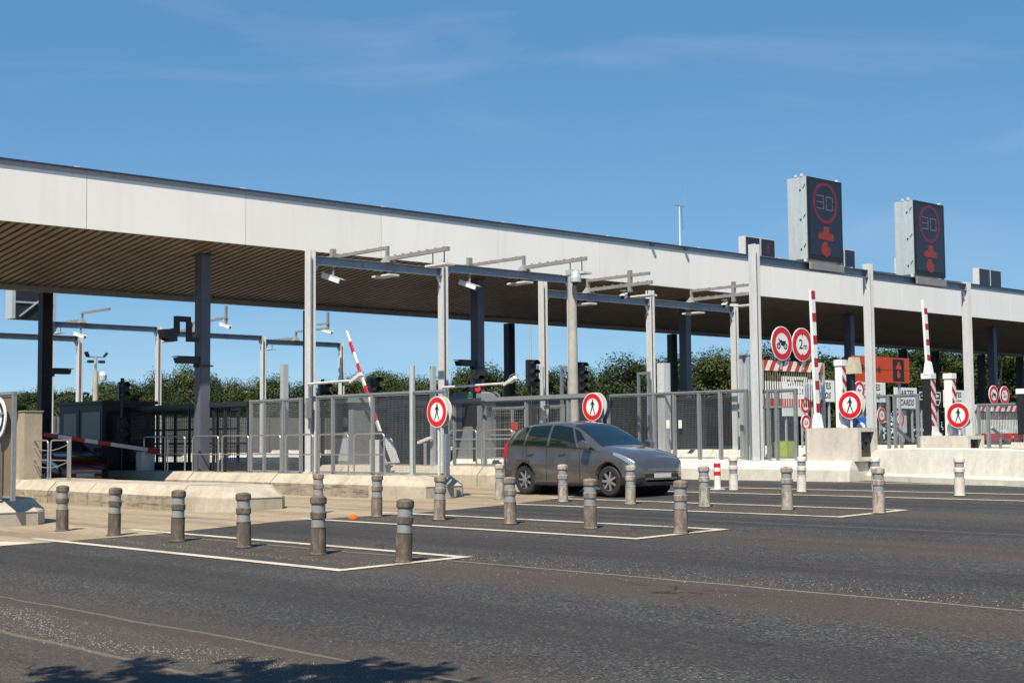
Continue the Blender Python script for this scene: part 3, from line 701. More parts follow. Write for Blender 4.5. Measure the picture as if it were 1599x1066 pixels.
for px, py, Yg, z, lab in ((520, 395, 29.5, 6.082, 'short square bracket standing above the left hanging camera'), (733, 410, 29.5, 6.222, 'short square bracket standing above the camera by the second post')):
    p = at(px, py, Y=Yg); mb = MB(); mb.box(-.06, .06, -.06, .06, 0, .22); mb.box(-.1, .1, -.085, .085, -.0, .02)
    tag(mb.build('short_stanchion', M['grey'], loc=(p.x, Yg, z+.002)), lab, 'bracket')
for px, py, Yg, lab in ((602, 425, 29.5, 'flat white antenna panel under the left beam of the nearest gantry'), (812, 436, 29.5, 'flat white antenna panel under the beam left of the concrete mast'), (913, 470, 31.2, 'flat white antenna panel under the beam right of the concrete mast'), (1083, 484, 31.2, 'flat white antenna panel under the right beam of the middle gantry')):
    p = at(px, py, Y=Yg); zz = {602: 5.86, 812: 6.0, 913: 5.78, 1083: 5.78}[px]
    t = thing('panel_antenna', lab, 'antenna', (p.x, Yg, zz), group='flat antennas under the beams')
    mb = MB(); mb.box(-.02, .02, -.02, .02, -.10, -.002); mb.build('hanger', M['blackp'], t)
    mb = MB(); mb.box(-.17, .17, -.38, .38, -.16, -.102); mb.build('panel', M['lightgrey'], t, .01)
# rear gantry equipment
for px, lab in ((128, 'antenna arms on the rear gantry beam at far left'), (300, 'antenna arms on the rear gantry beam behind the left dark column'), (462, 'antenna arms on the rear gantry beam left of the nearest pale post')):
    p = at(px, 515, Y=54); zz = 6.302 if px < 248 else 6.152 if px < 411 else 6.002
    reader_arm(p.x, 54, zz, -2.4, 2.6, lab)
for px, lab in ((126, 'camera under the rear beam at far left'), (353, 'camera on the rear gantry right of the left dark column'), (512, 'camera above the rear gantry beyond the nearest pale post')):
    p = at(px, 515, Y=53.2); zz = 6.05 if px == 126 else 6.75
    cctv((p.x, 53.2, zz), .5, lab, .3, .3)
    if px != 126:
        mb = MB(); mb.box(-.05, .05, -.05, .05, 0, .9); mb.box(-.04, .04, .05, .85, .35, .43); tag(mb.build('upright_support', M['grey'], loc=(p.x, 53.2, zz-.55+.2)), 'grey upright carrying the ' + lab, 'bracket')

# ---- variable message signs
def glyph_t(mb, cx, cz, s, y0, mi=0, sx=1.0):
    """the red lane symbol: stubby cross over a comma"""
    A = [(-.36, .10), (.34, .08), (.36, .36), (.15, .42), (.16, .66), (-.10, .68), (-.12, .44), (-.34, .34)]
    B = [(-.10, .02), (.05, .02), (.06, -.16), (.19, -.22), (.19, -.46), (.05, -.64), (-.12, -.60), (-.24, -.42), (-.20, -.14)]
    for pts in (A, B): mb.ext([(cx+a*s*sx, cz+b*s) for a, b in pts], 'Y', y0, y0+.004, mi)
def seg_digit(mb, d, cx, cz, w, h, y0, mi=0):
    t = w*.10; x0, x1 = cx-w/2, cx+w/2; z0, z1 = cz-h/2, cz+h/2
    S = {'a': (x0, x1, z1-t, z1), 'd': (x0, x1, z0, z0+t), 'g': (x0, x1, cz-t/2, cz+t/2), 'b': (x1-t, x1, cz+t*.6, z1-t*1.1), 'c': (x1-t, x1, z0+t*1.1, cz-t*.6), 'f': (x0, x0+t, cz+t*.6, z1-t*1.1), 'e': (x0, x0+t, z0+t*1.1, cz-t*.6)}
    for k in {'3': 'abcdg', '0': 'abcdef'}[d]: a, b, c, e = S[k]; mb.box(a, b, y0, y0+.004, c, e, mi)
def speed_vms(px0, px1, zb, zt, Y, label):
    X0, X1 = at(px0, 400, Y=Y).x, at(px1, 400, Y=Y).x
    W = X1-X0; H = zt-zb; D = .62
    t = thing('speed_display', label, 'speed display', ((X0+X1)/2, Y, zb), group='dark 30 speed displays on the tall gantry')
    mb = MB(); mb.box(-W/2, W/2, 0, D, 0, H); mb.build('cabinet', M['zinc'], t, .008)
    mb = MB(); mb.box(-W/2+.02, W/2-.02, -.03, -.002, .0, H-.0); mb.build('bezel', M['black'], t, .004)
    mb = MB(); mb.box(-W/2+.09, W/2-.11, -.036, -.032, .13, H-.10); mb.build('screen', M['screen'], t)
    mb = MB(); r = W*.36; mb.ring(-.01, H*.705, .475, .57, -.042, -.038); mb.build('speed_ring', M['led_red'], t)
    mb = MB(); seg_digit(mb, '3', -.14*W-.01, H*.71, W*.20, H*.17, -.042); seg_digit(mb, '0', .12*W-.01, H*.705, W*.20, H*.17, -.042); mb.build('speed_digits', M['led_w'], t)
    mb = MB(); glyph_t(mb, 0, H*.225, H*.285, -.042, sx=1.55); mb.build('lane_symbol', M['led_or'], t)
    for xx in (-W/2-.012, W/2-.03):
        mb = MB(); mb.box(xx, xx+.05, .10, .18, H+.002, H+.09); mb.box(xx, xx+.04, .30, .36, H+.002, H+.07); mb.build('lifting_lug', M['galv_lt'], t)
    for k, zz in enumerate((H*.86, H*.50, H*.14)):
        mb = MB(); mb.cyl((-W/2-.012, .10, zz), (-W/2-.012, .03, zz+.10), .008, n=6); mb.box(-W/2-.02, -W/2-.001, .17, .21, zz-.06, zz-.02); mb.build('latch', M['blackp'], t)
    mb = MB(); mb.box(-W/2-.03, -W/2+.03, .02, .10, -.07, -.001); mb.box(W/2-.06, W/2, .02, .10, -.07, -.001); mb.box(-W/2, W/2, .38, .48, -.068, -.001); mb.build('foot_bracket', M['galv_lt'], t)
    mb = MB(); mb.box(-W/2+.06, W/2-.06, -.078, -.001, -.28, -.075); 
    mb.build('cover_plate', M['grey'], t)
    return t
speed_vms(1261, 1316, 6.22, 8.46, 22.62, 'taller left dark display showing 30 in a red ring above the tall gantry')
speed_vms(1427, 1475, 6.18, 8.38, 22.62, 'right dark display showing 30 in a red ring above the tall gantry')
def lane_box(pxs, py0, py1, Y, label, mark):
    zb, zt = at(pxs[0], py1, Y=Y).z, at(pxs[0], py0, Y=Y).z
    X0, X1 = at(pxs[0], py0, Y=Y).x, at(pxs[1], py0, Y=Y).x
    W, H = X1-X0, zt-zb
    zb = max(zb, ZT+.08)
    t = thing('lane_signal', label, 'lane signal', (X0, Y, ZT+.08), group='small lane signals on the canopy edge'); H = zt-ZT-.08
    mb = MB(); mb.box(0, W, 0, .30, 0, H); mb.build('cabinet', M['lightgrey'], t, .006)
    n = max(1, round(W/1.0)); n = 2 if W > 1.1 else 1
    for k in range(n):
        a, b = W*k/n+.06, W*(k+1)/n-.05
        mb = MB(); mb.box(a, b, -.012, -.001, .05, H-.03); mb.build('screen', M['screen'], t)
        if mark and k == 1: mb = MB(); glyph_t(mb, (a+b)/2, H*.48, H*.42, -.018); mb.build('lane_symbol', M['led_red'], t)
    mb = MB(); mb.box(.1, .2, .05, .25, -.06, 0); mb.box(W-.2, W-.1, .05, .25, -.06, 0); mb.build('mount', M['cap'], t)
lane_box((1163, 1210), 368, 401, 32.75, 'pair of small dark lane signals on the roof edge behind the first tall post', True)
lane_box((1300, 1335), 386, 418, 32.75, 'dark lane signal on the roof edge peeping out behind the left speed display', False)
lane_box((1406, 1440), 402, 432, 32.75, 'lane signal on the roof edge hidden mostly behind the right speed display', False)
lane_box((1528, 1563), 418, 448, 32.75, 'pair of small dark lane signals on the roof edge at far right', False)
# back of a display on the rear gantry
p0, p1 = at(20, 518, Y=53.9), at(80, 450, Y=53.9)
t = thing('display_back', 'dark back of a large display with diagonal brace behind the leftmost column', 'display', (p0.x, 54.0, 6.31), group=None)
W, H = p1.x-p0.x, p1.z-6.31
mb = MB(); mb.box(0, W, -.3, .3, -.02+.03, H); mb.build('cabinet', M['anthracite'], t, .01)
for xa, xb in ((-.14, -.001), (W+.001, W+.12)): mb = MB(); mb.box(xa, xb, -.32, .3, .01, H+.02); mb.build('side_frame', M['zinc'], t)
mb = MB(); mb.box(.02, W-.02, -.34, -.302, H*.48, H*.53); mb.bar((.15, -.36, .1), (W-.15, -.36, H*.85), .05); mb.build('brace', M['galv'], t)

# roof antenna
p = at(1062, 388, Y=36)
t = thing('roof_antenna', 'thin white aerial mast with crossbar standing on the canopy roof', 'antenna', (p.x, 36, 8.02))
zt = at(1064, 322, Y=36).z-8.02
mb = MB(); mb.cyl((0, 0, 0), (0, 0, zt), .035, .02, n=8); mb.build('mast', M['white'], t)
mb = MB(); mb.bar((-.28, 0, zt), (.28, 0, zt), .03); mb.cyl((.25, 0, zt), (.42, 0, zt+.75), .008, n=6); mb.cyl((-.2, 0, zt), (-.25, 0, zt+.35), .008, n=6); mb.bar((.1, 0, zt-.05), (.2, 0, zt-.9), .025); mb.build('aerial', M['grey'], t)

# ================================================================ ROUND MASTS AND POLES
p = at(893, 430, X=26.6); zt = p.z
t = thing('concrete_mast', 'round mottled concrete mast with dome camera behind the moving car', 'mast', (p.x, p.y, gz(p.x)))
mb = MB(); mb.cyl((0, 0, 0), (0, 0, zt-gz(p.x)), .15, .115, n=18); mb.build('shaft', M['mast'], t)
hz = zt-gz(p.x)
mb = MB(); mb.box(-.13, .13, -.10, .10, hz, hz+.14); mb.box(-.20, -.05, -.32, -.10, hz+.03, hz+.10); mb.build('bracket', M['galv'], t)
mb = MB(); mb.v = []; mb.lathe([(.0, -.31), (.075, -.29), (.11, -.22)], 16, 1); mb.lathe([(.15, -.22), (.15, -.10), (.12, .02), (.05, .09), (0, .10)], 16, 0)
o = mb.build('dome_camera', [M['zinc'], M['blackp']], t); o.location = (-.16, -.30, hz)
def pole(px, pyt, X, r, label, m='galv', square=False, zb=None):
    p = at(px, pyt, X=X); z0 = gz(p.x)+.48
    mb = MB()
    if square: mb.box(-r, r, -r, r, 0, p.z-z0); mb.box(-r-.04, r+.04, -r-.04, r+.04, 0, .02)
    else: mb.cyl((0, 0, 0), (0, 0, p.z-z0), r, n=14); mb.box(-r*1.5, r*1.5, -r*1.5, r*1.5, 0, .02)
    return tag(mb.build('steel_pole', M[m], loc=(p.x, p.y, z0+.002)), label, 'pole')
pole(643.5, 571, 20.0, .065, 'round galvanised pole standing in the fence left of the leftmost round sign')
pole(444, 569, 20.15, .075, 'square galvanised pole left of the nearest gantry post', square=True)
pole(846, 573, 25.2, .05, 'round galvanised pole left of the concrete mast')
pole(1036, 567, 29.9, .13, 'thick square whitish post behind the right hand fence', 'galv_lt', True)
pole(676, 572, 24.8, .06, 'grey pole close behind the second pale gantry post', square=True)
pole(828, 508, 29.6, .028, 'very thin tall grey pole left of the middle gantry', square=False)
# post head with panels near 1155-1180
p = at(1158, 553, X=30.4); t = thing('equipment_post', 'galvanised post with folded panel box left of the first tall gantry post', 'post', (p.x, p.y, gz(p.x)+.48))
hh = p.z-gz(p.x)-.48
mb = MB(); mb.box(-.06, .06, -.06, .06, 0, hh); mb.build('post', M['galv'], t)
mb = MB(); mb.box(.02, .36, -.14, -.02, hh*.62, hh-.03); mb.box(.08, .12, -.16, -.141, hh*.64, hh-.06); mb.box(-.12, .42, -.16, .02, hh-.03, hh); mb.box(-.02, .34, -.18, 0, hh*.60, hh*.62); mb.build('panel_box', M['galv'], t)

# arms with lane cameras on gantry posts
def side_arm(X, Y, z, L, label):
    t = thing('boom_camera', label, 'camera arm', (X-.03, Y, z), group='tube arms with a small camera on the gantry posts')
    mb = MB(); mb.cyl((0, -.13, 0), (0, -L, .02), .032, n=10); mb.build('tube', M['galv_lt'], t)
    mb = MB(); mb.bar((0, -L+.02, -.02), (0, -L-.25, .10), .06, .08); mb.bar((0, -L-.20, .05), (.0, -L-.45, .16), .13, .10); mb.build('camera_head', M['lightgrey'], t, .01)
    mb = MB(); mb.tube([(0, -L-.15, .10), (0, -L-.25, .22), (0, -L-.45, .26), (0, -L-.55, .20)], .012); mb.build('guard_hoop', M['grey'], t)
    mb = MB(); mb.box(-.09, .05, -.20, -.125, -.85, -.35); mb.tube([(0, -.16, -.35), (0, -.16, -.03)], .02); mb.tube([(-.03, -.17, -.85), (-.03, -.2, -1.0), (-.0, -.16, -1.06), (.03, -.13, -.98), (.02, -.17, -.85)], .012); mb.build('control_box', M['grey'], t)
p = at(477, 600, X=20.15); side_arm(g1[0]-.12, 29.5, p.z, 1.9, 'tube arm with small camera on the leftmost pale gantry post')
p = at(700, 606, X=24.9); side_arm(g1[1]-.12, 29.5, p.z, 2.6, 'tube arm with small camera on the second pale gantry post')

# far mast with floodlights
p = at(149, 625, Y=78); t = thing('camera_mast', 'distant pale concrete mast with floodlights and dome camera under the canopy at left', 'mast', (p.x, 78, gz(p.x)))
zt = at(149, 580, Y=78).z-gz(p.x)
mb = MB(); mb.cyl((0, 0, 0), (0, 0, zt), .19, .15, n=12); mb.cyl((0, 0, zt), (0, 0, zt+.9), .07, n=8); mb.build('shaft', M['kerb'], t)
mb = MB(); mb.bar((-.5, 0, zt+.85), (.5, 0, zt+.85), .06); mb.build('crossbar', M['grey'], t)
for a in (-.5, .5): mb = MB(); mb.bar((a, 0, zt+.88), (a*1.35, -.1, zt+1.12), .2, .14); mb.build('floodlight', M['blackp'], t)
for a in (-.35, .35): mb = MB(); mb.box(a-.16, a+.16, -.15, .1, zt+.5, zt+.66); mb.build('floodlight', M['blackp'], t)
mb = MB(); mb.lathe([(0, -.45), (.2, -.40), (.24, -.1), (.12, .1), (0, .12)], 12); o = mb.build('dome_camera', M['lightgrey'], t); o.location = (.4, -.1, zt-.1)

# ================================================================ FENCES
def fence(label, X, pxs, z0, z1, pm='fence', wm='wire', mid=None, topw=.05, pitch=.05, wt=.0038, kick=None, group='wire mesh fences on the islands'):
    ys = [at(px, 650, X=X).y for px in pxs]
    t = thing('mesh_fence', label, 'fence', (X, ys[-1], z0), group=group); y0 = ys[-1]
    for y in ys:
        mb = MB(); mb.box(-.035, .035, y-y0-.035, y-y0+.035, -.05, z1-z0); mb.build('post', M[pm], t, .004)
    a, b = min(ys)-y0, max(ys)-y0
    mb = MB(); mb.box(-topw*.7, topw*.7, a-.04, b+.04, z1-z0+.002, z1-z0+.002+topw); mb.build('top_rail', M[pm], t)
    yy = sorted(ys)
    for i in range(len(yy)-1):
        c, d = yy[i]-y0+.045, yy[i+1]-y0-.045
        if d-c < .1: continue
        mb = MB(); mb.box(-.02, .02, c, d, 0, .035); mb.box(-.02, .02, c, d, z1-z0-.035, z1-z0-.002)
        mb.box(-.015, .015, c, c+.02, .036, z1-z0-.036); mb.box(-.015, .015, d-.02, d, .036, z1-z0-.036)
        if mid: mb.box(-.03, .03, c, d, mid, mid+.05)
        mb.build('bay_frame', M[pm], t)
        mb = MB(); mb.wires(0, c, d, .04, z1-z0-.04, pitch, wt); mb.build('wire_mesh', M[wm], t)
        if kick: mb = MB(); mb.box(-.012, .012, c+.01, d-.01, .04, kick); mb.build('kick_panel', M[pm], t)
    return t
zi = lambda X: gz(X)+.50
fence('fence on the left edge of the photo beside the cut off round sign', 10.35, (-230, -160, -100, -45, 22), zi(10.35), 2.30, wm='slat', pitch=.045, wt=.016)
fence('wire fence between the nearest gantry post and the leftmost no pedestrians sign', 20.0, (496, 520, 582, 645, 697), zi(20), 2.50)
fence('wire fence panels left of the nearest gantry post', 20.0, (392, 413, 443, 470), zi(20), 2.47, pitch=.045, wt=.0055)
fence('grey gallery fence with a thick top beam behind the moving car', 24.9, (709, 757, 822, 888, 935), zi(24.9), 2.45, mid=.66, topw=.10, pitch=.055)
fence('wire fence running right from the round sign above the moving car', 29.75, (950, 1022, 1053, 1092, 1125, 1166), zi(29.75)+.02, 2.66)
fence('wire fence gate between the first tall gantry post and the concrete plinth', 29.75, (1172, 1200, 1213, 1243), zi(29.75)+.02, 2.62, mid=1.3)
fence('wire fence behind the tall plinth and second round sign', 34.7, (1346, 1388, 1397, 1434), zi(34.7), 2.55)
fence('wire fence at far right below the small twin round signs', 39.6, (1528, 1543, 1592), zi(39.6), 2.35)
# gallery fence under the canopy, its steel coloured dark to carry the shade
fence('steel gallery fence coloured dark for the canopy shade at left', 20.0, (172, 203, 233, 256, 296, 334, 352, 388), zi(20), 2.38, pm='anthracite', wm='anthracite', mid=.70, topw=.12, pitch=.10, wt=.008, kick=.22)
fence('second steel fence coloured dark for the shade, close behind the gallery fence at left', 20.8, (160, 190, 218, 246, 274, 305, 340, 372), zi(20), 2.30, pm='anthracite', wm='anthracite', mid=1.1, topw=.10, pitch=.12, wt=.010)
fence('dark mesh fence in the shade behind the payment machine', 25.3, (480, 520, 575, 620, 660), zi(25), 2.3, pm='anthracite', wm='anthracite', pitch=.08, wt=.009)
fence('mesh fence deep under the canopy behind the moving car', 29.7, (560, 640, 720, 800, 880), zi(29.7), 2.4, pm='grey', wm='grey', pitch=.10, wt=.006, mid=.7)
# frame of galvanised tubes behind the middle (grey inverted-U frames above the fence)
for px0, px1, py, X, lab in ((877, 893, 574, 31, 'blue grey tube portal left of the concrete mast'), (997, 1013, 583, 34.5, 'blue grey tube portal right of the concrete mast')):
    a, b = at(px0, py, X=X), at(px1, py, X=X)
    mb = MB(); z0 = gz(X)+.48-a.z; dy = b.y-a.y
    mb.box(-.04, .04, -.04, .04, z0, .04); mb.box(-.04, .04, dy-.04, dy+.04, z0, .04); mb.box(-.04, .04, dy+.04, -.04, -.04, .04)
    tag(mb.build('tube_portal', M['galv_blue'], loc=(X, a.y, a.z)), lab, 'frame')

# ================================================================ HANDRAILS on the islands
def hoop(X, y0, y1, label, h=.95):
    mb = MB(); L = y1-y0; r = .10; pts = [(0, 0, 0), (0, 0, h-r)]
    for k in range(1, 5): a = pi/2*k/4; pts.append((0, r-r*cos(a), h-r+r*sin(a)))
    for k in range(0, 5): a = pi/2*k/4; pts.append((0, L-r+r*sin(a), h-r+r*cos(a)))
    pts.append((0, L, 0))
    mb.tube(pts, .021, 8); mb.cyl((0, .02, h*.5), (0, L-.02, h*.5), .015, n=8)
    return tag(mb.build('handrail', M['steel'], loc=(X, y0, gz(X)+.482)), label, 'handrail', 'tube handrails on the islands')
hp = [(301, 341, 'beside the left dark column'), (347, 388, 'right of the left dark column'), (392, 438, 'in front of the left wire fence panels'), (446, 489, 'across the foot of the nearest gantry post'), (498, 544, 'in front of the payment machine'), (553, 600, 'beside the white barrier cabinet')]
for a, b, lab in hp:
    y1, y0 = at(a, 690, X=19.4).y, at(b, 690, X=19.4).y; hoop(19.4, y0, y1, 'stainless hoop handrail ' + lab)
for a, b, lab in ((262, 289, 'in the shade left of the left dark column'), (225, 258, 'in the shade beside the left barrier cabinet')):
    y1, y0 = at(a, 690, X=19.4).y, at(b, 690, X=19.4).y; hoop(19.4, y0, y1, 'stainless hoop handrail ' + lab)
for a, b, lab in ((702, 744, 'behind the leftmost round sign pole'), (752, 800, 'ending behind the tail of the moving car')):
    y1, y0 = at(a, 690, X=24.3).y, at(b, 690, X=24.3).y; hoop(24.3, y0, y1, 'stainless hoop handrail ' + lab)
for a, b, lab in ((48, 75, 'in front of the dark parked car'), (79, 106, 'right of the dark parked car bonnet')):
    y1, y0 = at(a, 710, X=15.0).y, at(b, 710, X=15.0).y; hoop(15.0, y0, y1, 'stainless hoop handrail ' + lab)
# chain posts
yp = at(109, 710, X=15.0).y
t = thing('chain_post', 'steel post with a drooping chain beside the far left hoop handrail', 'post', (15.0, yp, gz(15)+.482))
mb = MB(); mb.cyl((0, 0, 0), (0, 0, .98), .035, n=10); mb.build('post', M['steel'], t)
for z in (.86, .45):
    mb = MB(); mb.tube([(0, .04+2.3*k/8, z-.16*sin(pi*k/8)) for k in range(9)], .012, 6); mb.build('chain', M['grey'], t)

# ================================================================ SIGNS
def person_glyph(mb, s, y0, mi=0):
    """walking man, s = height, centred"""
    e = .004
    mb.disc(.03*s, .42*s, .062*s, y0, y0+e, 16, mi)
    P = lambda pts: mb.ext([(a*s, b*s) for a, b in pts], 'Y', y0, y0+e, mi)
    P([(-.04, .35), (.06, .355), (.095, .30), (.085, .02), (-.055, .02), (-.06, .22)])
    P([(-.045, .345), (-.075, .28), (-.20, .12), (-.165, .09), (-.03, .22)])
    P([(.07, .345), (.14, .22), (.19, .09), (.155, .07), (.10, .17), (.045, .24)])
    P([(-.055, .03), (.03, .03), (-.03, -.17), (-.17, -.48), (-.235, -.46), (-.11, -.15)])
    P([(.01, .03), (.085, .03), (.12, -.16), (.245, -.46), (.185, -.49), (.045, -.14)])
def round_plate(t, r, cz, draw, y=0.0):
    mb = MB(); mb.disc(0, cz, r, y, y+.022); mb.build('sign_plate', M['white_sign'], t)
    mb = MB(); mb.ring(0, cz, r*.62, r*.945, y-.0045, y-.0005); mb.build('red_ring', M['red'], t)
    mb = MB(); draw(mb, cz); mb.build('pictogram', M['black'], t)
def no_ped(loc, rz, label, zc, r=.34, pole_h=None, twin=True, group='no pedestrians signs'):
    t = thing('no_pedestrian_sign', label, 'road sign', loc, rz, group)
    def dr(mb, cz):
        m2 = MB(); person_glyph(m2, r*1.12, -.0045); mb.v += []; mb.add([(x, y, z+cz) for x, y, z in m2.v], m2.f)
    round_plate(t, r, zc, dr)
    mb = MB(); mb.cyl((0, .055, 0), (0, .055, zc+r*.9), .03, n=12); mb.build('pole', M['galv_lt'], t)
    if twin:
        mb = MB(); mb.disc(0.02, zc+.01, r, .115, .137); mb.build('back_plate', M['lightgrey'], t)
        for zz in (.12, -.12): mb = MB(); mb.box(-.12, .12, .024, .112, zc+zz-.02, zc+zz+.02); mb.build('clamp', M['blackp'], t)
    return t
def sgn(px, py, X, label, base):
    p = at(px, py, X=X); no_ped((X, p.y, base), -pi/2, label, p.z-base)
sgn(682, 643, 19.75, 'no pedestrians sign on a pole at the end of the fence left of the car', zi(19.75)-.02)
sgn(925, 635, 24.6, 'no pedestrians sign above the roof of the moving car', zi(24.6)-.02)
sgn(1327, 632, 29.5, 'no pedestrians sign above the tall concrete plinth', gz(29.5)+1.2)
sgn(1496, 648, 34.4, 'rightmost no pedestrians sign beside the second plinth', gz(34.4)+1.0)
p = at(-5, 652, X=10.2)
t = thing('reversed_road_sign', 'grey back of a round sign cut off by the left edge', 'road sign', (10.2, p.y, zi(10.2)-.02), -pi/2)
zc = p.z-zi(10.2)+.02
mb = MB(); mb.disc(0, zc, .36, 0, .025); mb.build('plate', M['white_sign'], t)
mb = MB(); mb.ring(0, zc, .22, .30, -.005, -.001); mb.build('rim', M['black'], t)
mb = MB(); mb.box(-.02, .32, -.03, -.006, zc+.05, zc+.09); mb.cyl((0, .06, 0), (0, .06, zc+.3), .03, n=10); mb.build('pole', M['grey'], t)
mb = MB(); mb.box(.68, .73, -.02, .02, 0, .02)
# dark leaning post at 697
p = at(697, 676, X=19.7); mb = MB(); mb.box(-.05, .05, -.05, .05, 0, p.z-zi(19.7)); mb.box(-.08, .08, -.08, .08, 0, .02)
tag(mb.build('short_post', M['galv_blue'], loc=(19.7, p.y, zi(19.7)-.015)), 'dark blue grey short post right of the leftmost round sign pole', 'post')

def moto_glyph(mb, s, cz, y0, mi=0):
    e = .004
    mb.ring(-.33*s, cz-.16*s, .11*s, .185*s, y0, y0+e, 24, mi); mb.ring(.33*s, cz-.16*s, .11*s, .185*s, y0, y0+e, 24, mi)
    mb.disc(-.33*s, cz-.16*s, .04*s, y0, y0+e, 12, mi); mb.disc(.33*s, cz-.16*s, .04*s, y0, y0+e, 12, mi)
    mb.ext([(a*s, cz+b*s) for a, b in ((-.36, -.14), (-.31, -.14), (-.16, .08), (-.06, -.12), (.14, -.14), (.22, .0), (.40, .10), (.30, .16), (.06, .14), (-.06, .22), (-.20, .18), (-.27, .30), (-.36, .28), (-.24, .10))], 'Y', y0-.0005, y0+e, mi)
def gauge(px0, px1, pyb, X_post, Y, label, sdia, sg, stripe, slat_m, lowm, signY):
    X0, X1 = at(px0, pyb, Y=Y).x, at(px1, pyb, Y=Y).x; z = at((px0+px1)/2, pyb, Y=Y).z
    t = thing('height_gauge', label, 'height gauge', (X0, Y, gz(X0)), group='striped height gauges over the narrow lanes'); g = gz(X0); W = X1-X0; bh = .30 if sdia > .8 else .24
    mb = MB(); n = int(W/.21)+1; zz = z-g
    for k in range(-1, n+1):
        mi = k % 2; a = k*W/n
        pts = [(max(0, min(W, a)), zz-bh/2), (max(0, min(W, a+W/n)), zz-bh/2), (max(0, min(W, a+W/n+.18)), zz+bh/2), (max(0, min(W, a+.18)), zz+bh/2)]
        if pts[1][0]-pts[0][0]+pts[2][0]-pts[3][0] < .02: continue
        mb.ext(pts, 'Y', -.02, .02, mi)
    mb.build('striped_beam', [M['white_sign'], M[stripe]], t)
    for xx in (-.12, W+.02): mb = MB(); mb.box(xx, xx+.10, .0, .10, .1, zz+bh/2); mb.build('post', M['galv'], t)
    n = int(W/.11); lo = zz-bh/2
    for k in range(n):
        xx = .06+(W-.12)*k/max(1, n-1)
        mb = MB(); mb.box(xx-.012, xx+.012, -.006, .006, lo-.30, lo-.002, 1); mb.box(xx-.022, xx+.022, -.008, .008, lo-.80, lo-.302, 0); mb.box(xx-.024, xx+.024, -.009, .009, lo-1.05, lo-.802, 2)
        mb.build('hanging_slat', [M['white'], M['slat'] if lowm == 'orange' else M['grey'], M[lowm]], t)
    return t
gauge(1193, 1284, 572, 30, 25.2, 'orange and white striped height gauge with hanging slats right of the first tall post', .95, None, 'orange', 'white', 'orange', 25)
gauge(1508, 1600, 637, 40, 26.5, 'red and white striped height gauge with hanging slats at the right edge', .65, None, 'red', 'white', 'red', 26)
def plate_sign(px, py, Y, r, kind, label, group='round lane limit signs'):
    p = at(px, py, Y=Y); t = thing('round_sign', label, 'road sign', (p.x, Y, p.z-r-.05), 0, group)
    zc = r+.05
    def dr(mb, cz):
        if kind == 'moto': moto_glyph(mb, r*.98, cz, -.0045)
        elif kind == '2m':
            mb.text('2', r*.80, -r*.14, cz, -.0045, bold=.006*r); mb.text('m', r*.52, r*.28, cz-r*.10, -.0045, bold=.004*r)
            for s in (1, -1): mb.ext([(-r*.075, cz+s*r*.62), (r*.075, cz+s*r*.62), (0, cz+s*r*.49)][::s], 'Y', -.0045, -.001)
        else: mb.text(kind, r*.55, 0, cz, -.0045, bold=.005*r)
    round_plate(t, r, zc, dr)
    mb = MB(); mb.box(-.03, .03, .024, .06, -.2, zc+r*.5); mb.build('mount_bar', M['galv'], t)
    return t
plate_sign(1221, 536, 25.12, .50, 'moto', 'larger no motorcycles sign above the orange striped gauge')
plate_sign(1253, 538, 25.12, .50, '2m', 'larger 2 m width limit sign beside the red white barrier arm')
plate_sign(1552, 616, 26.42, .34, 'moto', 'small no motorcycles sign above the red striped gauge at right')
plate_sign(1569, 617, 26.42, .34, '2m', 'small 2 m width limit sign above the red striped gauge at right')
plate_sign(1342, 609, 29.5, .33, '4m', 'small red ringed limit sign on a grey panel left of the second tall post')
plate_sign(1258, 632, 30.2, .30, '3,5', 'small red ringed limit sign low between the fence gate and plinth')
plate_sign(1259, 660, 30.2, .30, '2,5', 'lower small red ringed limit sign between the fence gate and plinth')
plate_sign(1377, 648, 31.5, .30, '3,5', 'small red ringed limit sign behind the fence right of the second tall post')
plate_sign(1405, 654, 31.5, .33, '4m', 'small red ringed limit sign left of the black barrier cabinet')
def panel_sign(px0, px1, py0, py1, Y, lines, label, m='white_sign', tm='black', group='white CARTES CARDS lane signs', post=True):
    a, b = at(px0, (py0+py1)/2, Y=Y), at(px1, (py0+py1)/2, Y=Y); zt, zb = at((px0+px1)/2, py0, Y=Y).z, at((px0+px1)/2, py1, Y=Y).z
    W, H = b.x-a.x, zt-zb
    t = thing('lane_sign', label, 'lane sign', ((a.x+b.x)/2, Y, gz(a.x)+.48), 0, group); zo = zb-gz(a.x)-.48
    mb = MB(); mb.box(-W/2, W/2, 0, .04, zo, zo+H); mb.build('board', M[m], t, .01)
    if lines:
        mb = MB()
        for (s, size, cx, cz, sh) in lines: mb.text(s, size*H, cx*W, zo+cz*H, -.004, shear=sh, bold=.008*H)
        mb.build('lettering', M[tm], t)
    if post:
        for s in (-.32, .32): mb = MB(); mb.box(s*W-.03, s*W+.03, .042, .10, 0, zo+H*.9); mb.build('leg', M['galv'], t)
    return t
CC = [('CARTES', .40, 0, .72, 0), ('CARDS', .38, .02, .28, .25)]
panel_sign(1263, 1303.5, 593, 627, 30.6, CC, 'white CARTES CARDS sign right of the raised left barrier arm')
panel_sign(1222, 1261, 588, 650, 30.6, [('CARTES', .20, .02, .84, 0), ('CARDS', .19, .04, .62, .25)], 'tall white CARTES sign seen through the hanging slats')
panel_sign(1340, 1383, 596, 628, 31.8, CC, 'white CARTES CARDS sign half hidden behind the second tall post')
panel_sign(1397, 1432, 605, 638, 31.8, CC, 'white CARTES CARDS sign left of the black barrier cabinet')
panel_sign(1474, 1508, 609, 636, 31.8, CC, 'white CARTES CARDS sign half hidden by the right striped cabinet')
